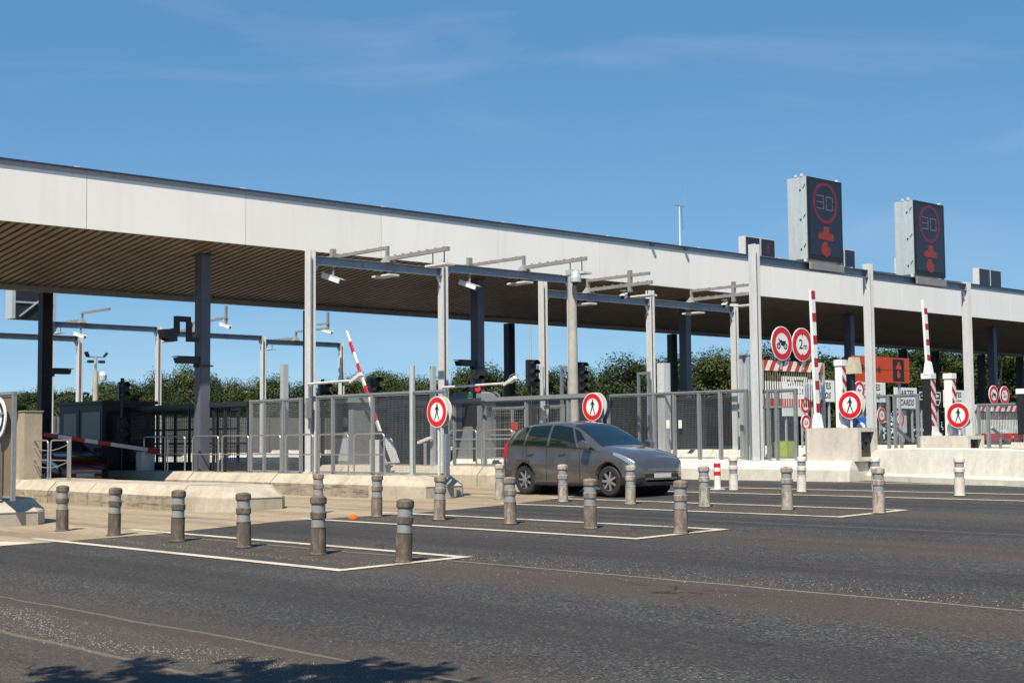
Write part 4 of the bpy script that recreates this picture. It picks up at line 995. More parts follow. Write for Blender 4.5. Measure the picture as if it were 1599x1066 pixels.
panel_sign(1399, 1416, 640, 676, 31.9, None, 'grey panel low on the fence under the CARTES CARDS sign', 'lightgrey', group=None)
# black pictogram board between
t = panel_sign(1433, 1473, 608, 636, 31.9, None, 'black card pictogram board beside the black barrier cabinet', 'black', group=None)
a, b = at(1433, 622, Y=31.9), at(1473, 622, Y=31.9); zc = b.z-gz(a.x)-.48
mb = MB(); W = b.x-a.x
for cx in (-.28*W, .24*W):
    mb.ring(0, 0, 0, 0, 0, 0, 3) if False else None
    mb.box(cx-.30, cx+.30, -.006, -.002, zc+.22, zc+.26); mb.box(cx-.30, cx+.30, -.006, -.002, zc-.08, zc-.04); mb.box(cx-.30, cx-.26, -.006, -.002, zc-.04, zc+.22); mb.box(cx+.26, cx+.30, -.006, -.002, zc-.04, zc+.22)
    mb.ext([(cx-.16, zc+.09), (cx+.0, zc+.17), (cx+.0, zc+.02)], 'Y', -.006, -.002); mb.box(cx+.0, cx+.14, -.006, -.002, zc+.05, zc+.14)
    mb.bar((cx+.30, -.004, zc-.05), (cx+.12, -.004, zc-.30), .004, .035); mb.bar((cx-.05, -.004, zc-.26), (cx+.12, -.004, zc-.30), .004, .035)
mb.build('card_pictogram', M['white_sign'], t)
# orange reserved-lane sign
Yo = 30.0; a, b = at(1331, 575, Y=Yo), at(1420, 575, Y=Yo); zt, zb = at(1375, 557, Y=Yo).z, at(1375, 597, Y=Yo).z
t = thing('orange_lane_sign', 'large orange sign reading Réservé with a black symbol panel behind the second tall post', 'lane sign', ((a.x+b.x)/2, Yo, gz(a.x)+.4))
W, H = b.x-a.x, zt-zb; zo = zb-gz(a.x)-.4
mb = MB(); mb.box(-W/2, W/2, 0, .06, zo, zo+H*.5-.006); mb.box(-W/2, W/2, 0, .06, zo+H*.5+.006, zo+H); mb.build('board', M['orange'], t, .008)
mb = MB(); mb.text('Réservé', H*.40, -W*.18, zo+H*.50, -.004, bold=.006); mb.build('lettering', M['black'], t)
mb = MB(); mb.box(W*.20, W*.40, -.008, -.001, zo+H*.08, zo+H*.94); mb.build('symbol_panel', M['black'], t)
mb = MB(); glyph_t(mb, W*.30, zo+H*.50, H*.50, -.014); mb.build('lane_symbol', M['orange'], t)
for s in (-.35, .35): mb = MB(); mb.box(s*W-.04, s*W+.04, .062, .14, 0, zo+H*.95); mb.build('leg', M['galv'], t)

# ================================================================ RIGHT-HAND PLINTHS, BARRIERS
def plinth(X, px0, px1, pyt, label, niche=True, wx=.42):
    y1, y0 = at(px0, pyt, X=X).y, at(px1, pyt, X=X).y; zt = at((px0+px1)/2, pyt, X=X).z
    z0 = gz(X)+.482
    t = thing('concrete_plinth', label, 'plinth', (X, y0, z0), group='concrete plinths under the barriers')
    L = y1-y0; h = zt-z0
    W = 2*wx
    if niche:
        mb = MB(); mb.ext([(0, .16), (0, L-.18), (.18, L), (W, L), (W, .16)], 'Z', 0, h)
        mb.box(0, .14, 0, .158, 0, h); mb.box(W-.14, W, 0, .158, 0, h); mb.box(.141, W-.141, 0, .158, h-.10, h-.001); mb.box(.141, W-.141, 0, .158, 0.001, .10)
        mb.build('block', M['block'], t)
        mb = MB(); mb.box(.16, W-.16, .10, .157, .11, h-.11); mb.ring(W/2, h/2, .08, .13, .07, .098, 24); mb.build('niche_lamp', M['blackp'], t)
    else:
        mb = MB(); mb.box(0, W, 0, L, 0, h); mb.build('block', M['block'], t, .015)
    return t, zt, y0, y1
t, zt1, ya, yb = plinth(29.35, 1250, 1339, 668, 'tall grey concrete plinth under the raised left barrier arm')
t, zt2, yc, yd = plinth(34.3, 1428, 1511, 680, 'lower concrete plinth under the black barrier cabinet')
plinth(39.2, 1578, 1640, 690, 'concrete plinth cut off by the right edge', False)
def arm_v(X, Y, z0, L, label, nst, r=.08, lean=(0, .0), red_right=True):
    t = thing('lane_barrier', label, 'barrier', (X, Y, z0), group='raised red and white barrier arms')
    mb = MB(); mb.hexa(((-.12, -.10, .002), (.12, -.10, .002), (.12, .10, .002), (-.12, .10, .002)), ((-.10, -.05, .35), (.10, -.05, .35), (.10, .05, .35), (-.10, .05, .35))); mb.build('pivot_bracket', M['white'], t, .006)
    mb = MB(); seg = (L-.35)/nst
    for k in range(nst):
        a, b = .352+seg*k, .352+seg*(k+1)
        mb.hexa([(x+lean[0]*a, y+lean[1]*a, a) for x, y in ((-r, -.035), (r, -.035), (r, .035), (-r, .035))], [(x+lean[0]*b, y+lean[1]*b, b) for x, y in ((-r, -.035), (r, -.035), (r, .035), (-r, .035))], 0)
    mb.build('arm', M['white'], t)
    mb = MB()
    for k in range(nst):
        if k % 2: continue
        a, b = .352+seg*(k+.15), .352+seg*(k+1)-.02
        b = min(b, L-.03)
        mb.hexa([(x+lean[0]*a, y+lean[1]*a, a) for x, y in ((-r+.005, -.039), (r+.003, -.039), (r+.003, .037), (-r+.005, .037))], [(x+lean[0]*b, y+lean[1]*b, b) for x, y in ((-r+.005, -.039), (r+.003, -.039), (r+.003, .037), (-r+.005, .037))], 0)
    mb.build('red_stripes', M['red_p'], t)
    return t
def hazard_mat(name, c1, c2, f=3.2):
    m, t, b = new_mat(name); tc = N(t, 'ShaderNodeTexCoord'); s = N(t, 'ShaderNodeSeparateXYZ'); t.links.new(tc.outputs['Object'], s.inputs[0])
    v = mth(t, 'FRACT', mth(t, 'MULTIPLY', mth(t, 'ADD', s.outputs[2], mth(t, 'ADD', mth(t, 'MULTIPLY', s.outputs[0], 1.1), s.outputs[1])), f))
    t.links.new(mix(t, mth(t, 'GREATER_THAN', v, 0.5), c1, c2), b.inputs['Base Color']); b.inputs['Roughness'].default_value = 0.4
    return m
M['haz'] = hazard_mat('red_white_hazard_film', (0.42, 0.015, 0.02), (0.72, 0.70, 0.68))
p = at(1277, 668, X=29.6); arm_v(29.6, p.y, zt1, at(1270.5, 452, X=29.6).z-zt1, 'tall raised red and white barrier arm on the grey plinth', 11, lean=(0, .025))
p = at(1450, 585, X=34.6); p2 = at(1443.5, 468, X=34.6); arm_v(34.6, p.y, p.z, p2.z-p.z, 'raised red and white barrier arm on the black cabinet', 8, lean=(0, .04))
def cabinet(X, px, py_top, z0, label, m, w=.20, wy=.24):
    p = at(px, py_top, X=X); h = p.z-z0
    t = thing('barrier_cabinet', label, 'barrier cabinet', (X, p.y, z0+.003), group='striped barrier cabinets')
    mb = MB(); mb.box(-w, w*.8, -wy, wy, 0, h-.16); mb.build('body', M[m], t, .008)
    mb = MB(); mb.box(-w-.02, w*.8+.02, -wy-.02, wy+.02, h-.158, h); mb.build('top_cap', M['white'], t, .01)
    mb = MB(); mb.box(-w+.02, w*.8-.01, -wy-.012, -wy-.001, .05, h-.18); mb.build('hazard_stripes', M['haz'], t)
    mb = MB(); mb.hexa(((-w-.05, -wy-.16, -.0), (w, -wy-.16, 0), (w, -wy-.022, 0), (-w-.05, -wy-.022, 0)), ((-w, -wy-.06, .12), (w*.8, -wy-.06, .12), (w*.8, -wy-.022, .26), (-w, -wy-.022, .26))); mb.build('foot', M['lightgrey'], t)
    return t
cabinet(29.75, 1312, 562, zt1, 'white barrier cabinet with red stripes on the grey plinth', 'white', .10, .10)
cabinet(34.65, 1450, 583, zt2, 'black barrier cabinet with red stripes on the lower plinth', 'blackp', .14, .13)
cabinet(34.75, 1483, 583, zt2, 'white barrier cabinet with red stripes left of the rightmost round sign', 'white', .12, .115)
cabinet(39.5, 1600, 607, gz(39.5)+.9, 'black barrier cabinet cut off by the right edge', 'blackp', .17, .17)
# beige camera box on a dark pole behind the plinth
p = at(1331, 558, X=31.0); t = thing('camera_box', 'beige sloped camera housing on a dark pole beside the second tall post', 'camera', (p.x, p.y, gz(31)+.48)); h = p.z-gz(31)-.48
mb = MB(); mb.cyl((0, 0, 0), (0, 0, h-.2), .06, n=10); mb.build('pole', M['anthracite'], t)
mb = MB(); mb.ext([(-.15, h-.42), (.20, h-.42), (.14, h), (-.02, h)], 'X', -.12, .14); o = mb.build('housing', M['beige'], t); o.rotation_euler.z = pi
mb = MB(); mb.box(-.12, .10, .16, .30, h-.30, h-.06); mb.build('side_unit', M['lightgrey'], t)
p = at(1344, 659, X=29.6)
t = thing('blue_plate', 'small blue square plate with white car pictogram beside the second round sign', 'sign', (30.1, at(1344, 659, X=30.1).y, p.z-.12), -.9)
mb = MB(); mb.box(-.125, .125, 0, .02, -.04, .25); mb.build('plate', M['blue'], t)
mb = MB(); mb.ext([(-.10, .0), (.10, .0), (.11, .06), (.07, .075), (.05, .12), (-.05, .12), (-.075, .07), (-.11, .05)], 'Y', -.004, -.001); mb.build('pictogram', M['white_sign'], t)
mb = MB(); mb.cyl((0, .035, -.5), (0, .035, .2), .012, n=6); mb.build('stake', M['galv'], t)
# slanted display stands at far right behind fence
for px, py, X, lab in ((1408, 680, 37.5, 'slanted white reader panel on a stand behind the fence right of the second tall post'), (1562, 684, 42.5, 'slanted white reader panel on a stand at the far right')):
    p = at(px, py, X=X); t = thing('reader_stand', lab, 'card reader', (X, p.y, gz(X)), -.5, 'slanted readers in the entry lanes'); h = p.z-gz(X)
    mb = MB(); mb.cyl((0, 0, 0), (0, 0, h), .05, n=10); mb.build('stand', M['grey'], t)
    mb = MB(); mb.hexa(((-.35, -.02, h+.30), (-.35, .02, h+.34), (.25, .02, h-.16), (.25, -.02, h-.20)), ((-.30, -.10, h+.36), (-.30, .10, h+.40), (.30, .10, h-.10), (.30, -.10, h-.14))); mb.build('reader_panel', M['lightgrey'], t)
mb = MB(); mb.box(0, .5, 0, .5, 0, .42); mb.box(.05, .45, .05, .45, .42, .45)
tag(mb.build('grit_box', M['yellowgreen'], bevel=.02, loc=(31.6, at(1228, 710, X=31.6).y, gz(31.6)+.485)), 'yellow green box behind the fence gate', 'box')

# ================================================================ UNDER THE CANOPY: booths, machines, lights
def booth(X0, X1, Y0, Y1, z0, z1, label, cm='anthracite'):
    t = thing('toll_booth', label, 'toll booth', ((X0+X1)/2, Y0, z0), group='toll booths under the canopy'); W, L, H = X1-X0, Y1-Y0, z1-z0
    mb = MB(); mb.box(-W/2, W/2, 0, L, 0, H); mb.build('cabin', M[cm], t, .02)
    mb = MB(); mb.box(-W/2-.06, W/2+.06, -.06, L+.06, H+.001, H+.10); mb.build('roof', M['anthracite'], t, .02)
    mb = MB(); mb.box(-W/2-.012, -W/2-.001, .15, L*.45, H*.45, H*.88); mb.build('side_window', M['screen'], t)
    mb = MB(); mb.box(-W/2-.02, -W/2-.001, L*.52, L*.92, .05, H*.93); mb.build('door', M['anthracite'], t)
    mb = MB(); mb.box(-W/2-.028, -W/2-.021, L*.57, L*.87, H*.45, H*.87); mb.build('door_window', M['screen'], t)
    mb = MB(); mb.box(-W/2+.12, W/2-.12, -.012, -.001, H*.45, H*.9); mb.build('front_window', M['screen'], t)
    return t
y1, y0 = at(92, 680, X=19.2).y, at(160, 680, X=19.2).y
booth(19.2, 20.9, y0, y1, zi(20), at(130, 632, X=19.2).z, 'dark toll booth behind the red white barrier at left')
booth(29.0, 30.5, 37.0, 41.0, zi(29.7), 2.8, 'grey toll booth in the shade above the tail of the moving car', 'fence')
booth(34.0, 35.4, 34.0, 38.0, zi(34.7), 2.8, 'grey toll booth behind the right hand wire fence', 'fence')
booth(38.9, 40.3, 33.5, 38.0, zi(39.6), 2.8, 'dark toll booth behind the orange lane sign')
booth(43.8, 45.2, 33.0, 38.0, zi(44.4), 2.9, 'dark toll booth farthest right behind the barriers')
# ochre concrete pillar at left
y_ = at(38, 690, X=14.75).y
xr_ = at(66, 690, Y=y_).x
zp = at(50, 641, X=15.0).z
t = thing('concrete_pillar', 'broad ochre concrete pillar at left beside the dark parked car', 'pillar', (14.75, y_, gz(15)+.482))
mb = MB(); mb.box(0, xr_-14.75, 0, .55, 0, zp-gz(15)-.482-.03); mb.build('shaft', M['pillar'], t, .012)
mb = MB(); mb.box(-.02, xr_-14.75+.02, -.02, .57, zp-gz(15)-.482-.028, zp-gz(15)-.482); mb.build('coping', M['pillar'], t)
# left barrier
pv = at(228, 702, X=19.5); tip = at(66, 678, Y=pv.y)
t = thing('lane_barrier', 'nearly level red and white barrier arm closing the left exit lane', 'barrier', (19.5, pv.y, gz(19.5)+.48), group=None)
zb = gz(19.5)+.48; P0 = Vector((0, -.12, pv.z-zb)); P1 = Vector((tip.x-19.5, -.12, tip.z-zb)); n = 8
mb = MB()
for k in range(n): mb.bar(P0.lerp(P1, k/n), P0.lerp(P1, (k+1)/n), .05, .10, mi=0 if k in (1, 2) else k % 2)
mb.build('arm', [M['lightgrey'], M['red_p']], t)
mb = MB(); mb.bar(P0-(P1-P0).normalized()*.35, P0+(P1-P0).normalized()*.02, .10, .16); mb.build('counterweight', M['red_p'], t)
mb = MB(); mb.box(-.18, .22, -.09, .25, 0, pv.z-zb-.05); mb.build('cabinet', M['lightgrey'], t, .012)
mb = MB(); mb.hexa(((-.24, -.11, pv.z-zb-.048), (.28, -.11, pv.z-zb-.048), (.28, .3, pv.z-zb-.048), (-.24, .3, pv.z-zb-.048)), ((-.22, -.09, pv.z-zb+.02), (.1, -.09, pv.z-zb+.02), (.1, .28, pv.z-zb+.02), (-.22, .28, pv.z-zb+.02))); mb.build('cabinet_lid', M['anthracite'], t)
# traffic light silhouettes
def traffic_light(px, py_top, X, heads, label, lit=None, back=True, base=None):
    p = at(px, py_top, X=X); z0 = gz(X)+.48; h = p.z-z0
    t = thing('traffic_light', label, 'traffic light', (X, p.y, z0), -.15, 'lane traffic lights under the canopy')
    mb = MB(); mb.cyl((0, .05, 0), (0, .05, h), .055, n=10); mb.build('pole', M['blackp'], t)
    for zc, n in heads:
        zz = h-zc
        hh = .27*n
        mb = MB(); mb.box(-.15, .15, -.12, .06, zz-hh/2, zz+hh/2); mb.build('signal_head', M['blackp'], t, .02)
        for k in range(n):
            c = zz+hh/2-.27*(k+.5)
            mb = MB()
            for j in range(9):
                a0, a1 = pi*j/9, pi*(j+1)/9; r = .115
                mb.hexa(((r*cos(a0), -.36+.12*0, c+r*sin(a0)), (r*cos(a1), -.36, c+r*sin(a1)), (r*cos(a1), -.122, c+r*sin(a1)), (r*cos(a0), -.122, c+r*sin(a0))), ((r*1.07*cos(a0), -.36, c+r*1.07*sin(a0)), (r*1.07*cos(a1), -.36, c+r*1.07*sin(a1)), (r*1.07*cos(a1), -.122, c+r*1.07*sin(a1)), (r*1.07*cos(a0), -.122, c+r*1.07*sin(a0))))
            mb.build('visor', M['blackp'], t)
            mb = MB(); mb.disc(0, c, .10, -.135, -.121, 20); mb.build('lens', M['lit_red'] if lit == k else M['blackp'], t)
    return t
traffic_light(192, 590, 19.6, [(.38, 2), (1.55, 3)], 'black traffic light pole with two heads before the left booth')
traffic_light(742, 577, 27.5, [(.42, 2)], 'traffic light showing red near the second dark column', 1)
traffic_light(505, 592, 24.5, [(.36, 2)], 'black traffic light right of the nearest gantry post, behind the fence')
traffic_light(583, 588, 24.8, [(.4, 3)], 'black traffic light beside the tilted barrier arm', None)
traffic_light(828, 562, 29.3, [(.4, 3)], 'black traffic light just left of the middle gantry post')
traffic_light(905, 565, 34.0, [(.55, 4)], 'tall black traffic light right of the concrete mast')
# camera boxes clamped on the dark columns
for px, py, X, s, lab in ((75, 582, None, 1, 'black lane camera clamped to the leftmost dark column'), (303, 566, None, -1, 'black lane camera clamped to the dark column left of the nearest gantry'), (732, 570, None, -1, 'black lane camera clamped to the second dark column')):
    Yc = 44.2 if px == 75 else 34.0
    p = at(px, py, Y=Yc); cx = at({75: 71, 303: 317, 732: 745}[px], py, Y=Yc).x
    t = thing('column_camera', lab, 'camera', (cx, Yc, p.z), group='cameras clamped to the columns'); hw = .17 if px == 75 else .15
    mb = MB(); mb.bar((s*(hw+.002), 0, -.08), (s*(hw+.12), 0, -.06), .10); mb.box(-hw-.03, hw+.03, -.24, -.21, -.11, -.07); mb.build('bracket', M['blackp'], t)
    mb = MB(); a, b = s*(hw+.06), s*(hw+.62); xl, xh = min(a, b), max(a, b)
    mb.ext([(xl, -.03), (xh, -.03), (xh+.04, .12), (xl, .14)] if s > 0 else [(xl, -.03), (xh, -.03), (xh, .14), (xl-.06, .12)], 'Y', -.14, .14); mb.box(xl-.08 if s < 0 else xl, xh+.12 if s > 0 else xh, -.17, .17, .142, .16); mb.build('housing', M['blackp'], t)
# bracket frame with black camera on column 317 (left upper)
Yc = 33.7; cx = at(317, 520, Y=Yc).x
t = thing('hanging_camera', 'black camera hung from a square tube frame left of the dark column', 'camera frame', (cx, Yc, 0))
z_ = lambda px, py: at(px, py, Y=Yc).z
X_ = lambda px: at(px, 510, Y=Yc).x-cx
mb = MB(); zA, zB = z_(285, 494), z_(285, 527)
mb.box(X_(273), X_(296.5), -.07, .07, zA-.14, zA); mb.box(X_(273), X_(279), -.07, .07, zB+.08, zA-.142); mb.box(X_(292), X_(298), -.07, .07, zB-.10, zA-.142); mb.box(X_(298)+.002, -.152, -.07, .07, zB-.10, zB+.02); mb.build('tube_frame', M['column_blk'], t)
mb = MB(); zc = z_(262, 522); mb.ext([(X_(250), zc+.12), (X_(253), zc-.10), (X_(262), zc-.18), (X_(272.8), zc-.18), (X_(272.8), zc+.18), (X_(262), zc+.14)], 'Y', -.16, .16); mb.build('camera_body', M['blackp'], t)

# payment machine, readers and the swinging barrier on island behind the fence
def yX(px, X): return at(px, 690, X=X).y
Xk = 25.0
t = thing('payment_machine', 'grey payment machine with green lamp strip behind the left fence', 'payment machine', (Xk, yX(546, Xk), zi(25)-.02))
zt = at(546, 618, X=Xk).z-zi(25)+.02
mb = MB(); mb.box(-.3, .3, -.62, .55, 0, zt*.47); mb.box(-.3, .3, -.62, -.35, zt*.472, zt-.22); mb.box(-.3, .3, .34, .55, zt*.472, zt-.22); mb.box(.0, .3, -.348, .338, zt*.472, zt-.22); mb.build('housing', M['fence'], t)
mb = MB(); mb.ext([(-.70, zt-.218), (.62, zt-.218), (.58, zt-.05), (.42, zt+.02), (-.5, zt+.02), (-.66, zt-.05)], 'X', -.42, .34); mb.build('hood', M['fence'], t)
mb = MB(); mb.box(-.432, -.421, -.28, .10, zt-.16, zt-.04); mb.build('green_lamp', M['lit_green'], t)
mb = MB(); mb.box(-.03, -.002, -.33, .32, zt*.50, zt-.25); mb.build('screen_recess', M['anthracite'], t)
mb = MB(); mb.box(-.045, -.031, -.25, .0, zt*.52, zt*.60); mb.box(-.05, -.031, .05, .25, zt*.55, zt*.68); mb.build('keypad', M['lightgrey'], t)
mb = MB(); mb.box(-.306, -.301, -.40, .35, .10, zt*.38); mb.build('service_door', M['zinc'], t)
t = thing('payment_machine', 'grey payment machine with green lamp strip behind the gallery fence', 'payment machine', (29.6, yX(745, 29.6), zi(29.6)-.02))
zt = at(745, 613, X=29.6).z-zi(29.6)+.02
mb = MB(); mb.box(-.3, .3, -.55, .65, 0, zt-.22); mb.build('housing', M['fence'], t, .01)
mb = MB(); mb.ext([(-.75, zt-.218), (.8, zt-.218), (.75, zt-.05), (.62, zt+.02), (-.5, zt+.02), (-.7, zt-.05)], 'X', -.42, .34); mb.build('hood', M['fence'], t)
mb = MB(); mb.box(-.432, -.421, -.30, .10, zt-.14, zt-.03); mb.build('green_lamp', M['lit_green'], t)
mb = MB(); mb.box(-.312, -.301, -.35, .35, zt*.5, zt-.3); mb.build('screen', M['anthracite'], t)
# white barrier cabinet + arm swinging up
Xb = 20.6; yb_ = yX(594, Xb); zb = zi(20)-.02
t = thing('swing_barrier', 'white barrier cabinet with its red and white arm raised high behind the left fence', 'barrier', (Xb, yb_, zb))
h = at(594, 686, X=Xb).z-zb
mb = MB(); mb.box(-.16, .18, -.18, .22, 0, h); mb.build('cabinet', M['white'], t, .012)
tp = at(541, 518, X=Xb+.8); P0 = Vector((0, -.02, h+.14)); P1 = Vector((tp.x-Xb, tp.y-yb_, tp.z-zb)); n = 9
mb = MB()
for k in range(n): mb.bar(P0.lerp(P1, k/n), P0.lerp(P1, (k+1)/n), .05, .09, mi=k % 2)
mb.build('arm', [M['lightgrey'], M['red_p']], t)
mb = MB(); mb.box(-.08, .08, -.10, .06, h+.001, h+.2); mb.build('pivot', M['blackp'], t)
Xr = 19.9+.7; 
t = thing('ticket_reader', 'slanted ticket reader with black screen beside the white barrier cabinet', 'card reader', (Xr, yX(606, Xr), zi(20)-.02)); h = at(604, 684, X=Xr).z-zi(20)
mb = MB(); mb.hexa(((-.12, -.30, h-.55), (.12, -.30, h-.55), (.12, -.02, h-.60), (-.12, -.02, h-.60)), ((-.12, .02, h+.02), (.12, .02, h+.02), (.12, .25, h-.05), (-.12, .25, h-.05))); mb.build('head', M['lightgrey'], t)
mb = MB(); mb.hexa(((-.128, -.26, h-.52), (-.121, -.26, h-.52), (-.121, -.12, h-.52), (-.128, -.12, h-.52)), ((-.128, .03, h-.04), (-.121, .03, h-.04), (-.121, .16, h-.04), (-.128, .16, h-.04))); mb.build('screen', M['blackp'], t)
mb = MB(); mb.box(-.07, .07, .05, .17, 0, h-.45); mb.build('stand', M['lightgrey'], t)
# lane reader arm on 785
# small barrier arm stub (white) behind sign 682
t = thing('level_reader', 'white camera head on a short stand behind the leftmost round sign', 'camera', (24.6, yX(664, 24.6), zi(24.6)-.02), .2); h = at(664, 690, X=24.6).z-zi(24.6)
mb = MB(); mb.cyl((0, 0, 0), (0, 0, h), .05, n=10); mb.build('stand', M['grey'], t)
mb = MB(); mb.bar((0, .25, h+.0), (0, -.22, h+.14), .10, .09); mb.build('head', M['lightgrey'], t, .012)
# low white block row in the shade = far kerb wall; pale wall seen through the lattice
mb = MB(); mb.box(0, 62, 0, .3, 0, 2.55)
for k in range(20): mb.box(k*3.1, k*3.1+.25, -.06, -.002, 0, 2.6)
tag(mb.build('boundary_wall', concrete('weathered_wall', (0.20, 0.19, 0.17), (0.09, 0.085, 0.075), 0.05), loc=(26, 84, gz(40))), 'pale grey boundary wall glimpsed through the dark gallery fence', 'wall')

# round marker studs: far toll equipment red squares
for px, py, X, lab in ((603, 671, 27, 'small red square plate behind the left fence'), (803, 665, 27, 'small red square plate behind the gallery fence')):
    p = at(px, py, X=X); t = thing('red_plate', lab, 'sign', (X, p.y, gz(X)+.48), -.8); h = p.z-gz(X)-.48
    mb = MB(); mb.box(-.09, .09, 0, .02, h-.10, h+.10); mb.build('plate', M['red_p'], t)
    mb = MB(); mb.cyl((0, .04, 0), (0, .04, h+.1), .02, n=8); mb.build('post', M['galv'], t)
for px, py, X, lab in ((1044, 662, 29.68, 'left small white notice on the fence right of the car'), (1063, 662, 29.68, 'right small white notice on the fence right of the car')):
    p = at(px, py, X=X); mb = MB(); mb.box(-.012, -.002, -.055, .055, -.11, .11); mb.box(-.016, -.0125, -.035, .035, -.06, -.01)
    tag(mb.build('paper_notice', M['white_sign'], loc=(X-.02, p.y, p.z)), lab, 'notice')

# ================================================================ CARS
def hermite(xs, ys, x):
    if x <= xs[0]: return ys[0]
    if x >= xs[-1]: return ys[-1]
    i = 0
    while x > xs[i+1]: i += 1
    def sl(j):
        if j == 0: return (ys[1]-ys[0])/(xs[1]-xs[0])
        if j == len(xs)-1: return (ys[-1]-ys[-2])/(xs[-1]-xs[-2])
        a = (ys[j]-ys[j-1])/(xs[j]-xs[j-1]); b = (ys[j+1]-ys[j])/(xs[j+1]-xs[j])
        return 0 if a*b <= 0 else 2*a*b/(a+b)
    h = xs[i+1]-xs[i]; t = (x-xs[i])/h
    return (2*t**3-3*t**2+1)*ys[i]+(t**3-2*t**2+t)*h*sl(i)+(-2*t**3+3*t**2)*ys[i+1]+(t**3-t**2)*h*sl(i+1)
ST = [-2.06, -2.03, -1.92, -1.65, -1.28, -1.05, -.60, -.12, .40, 1.10, 1.70, 1.92, 2.03, 2.07]
TOP = [.60, .70, .82, .945, 1.03, 1.075, 1.33, 1.545, 1.61, 1.59, 1.505, 1.25, 1.0, .86]       # centre line
BELT = [.56, .64, .74, .86, .93, .955, .985, 1.0, 1.02, 1.05, 1.07, 1.06, .95, .80]
WID = [.50, .64, .76, .835, .865, .875, .885, .89, .89, .885, .86, .82, .76, .70]            # widest half width
RW = [.40, .50, .58, .68, .72, .73, .69, .645, .63, .62, .58, .60, .62, .60]                  # roof edge half width
SILL = [.34, .28, .24, .22, .22, .22, .22, .22, .22, .22, .24, .28, .34, .40]
def car_S(y, v):
    """v 0..6 around the half section, x >= 0"""
    tz, bz, wd, rw, sz = (hermite(ST, a, y) for a in (TOP, BELT, WID, RW, SILL))
    ez = tz-.045-.03*max(0, min(1, (tz-1.1)/.5))
    if ez < bz+.01: ez = bz+.01
    ctl = [(wd*.86, sz-.03), (wd*.965, sz+.02), (wd, sz+(bz-sz)*.52), (wd*.968, bz), (rw, ez), (rw*.55, tz-.008), (0, tz)]
    ks = [0, 1, 2, 3, 4, 5, 6]
    return Vector((hermite(ks, [c[0] for c in ctl], v), y, hermite(ks, [c[1] for c in ctl], v)))
def car_patch(mb, fn, nu, nv, off=.006, mi=0, both=True):
    """fn(a,b)->(y,v); grid patch laid just outside the body"""
    g = []
    for i in range(nu+1):
        row = []
        for j in range(nv+1):
            y, v = fn(i/nu, j/nv); p = car_S(y, v)
            du = car_S(y+.01, v)-car_S(y-.01, v); dv = car_S(y, min(6, v+.02))-car_S(y, max(0, v-.02))
            n = dv.cross(du)
            n = n.normalized() if n.length > 1e-9 else Vector((0, 0, 1))
            if n.x*p.x < -1e-6 or (abs(p.x) < .05 and n.z < 0): n = -n
            row.append(p+n*off)
        g.append(row)
    for s in ((1, -1) if both else (1,)):
        vs = [Vector((p.x*s, p.y, p.z)) for r in g for p in r]
        mb.add(vs, [(i*(nv+1)+j, (i+1)*(nv+1)+j, (i+1)*(nv+1)+j+1, i*(nv+1)+j+1) for i in range(nu) for j in range(nv)], mi, True)
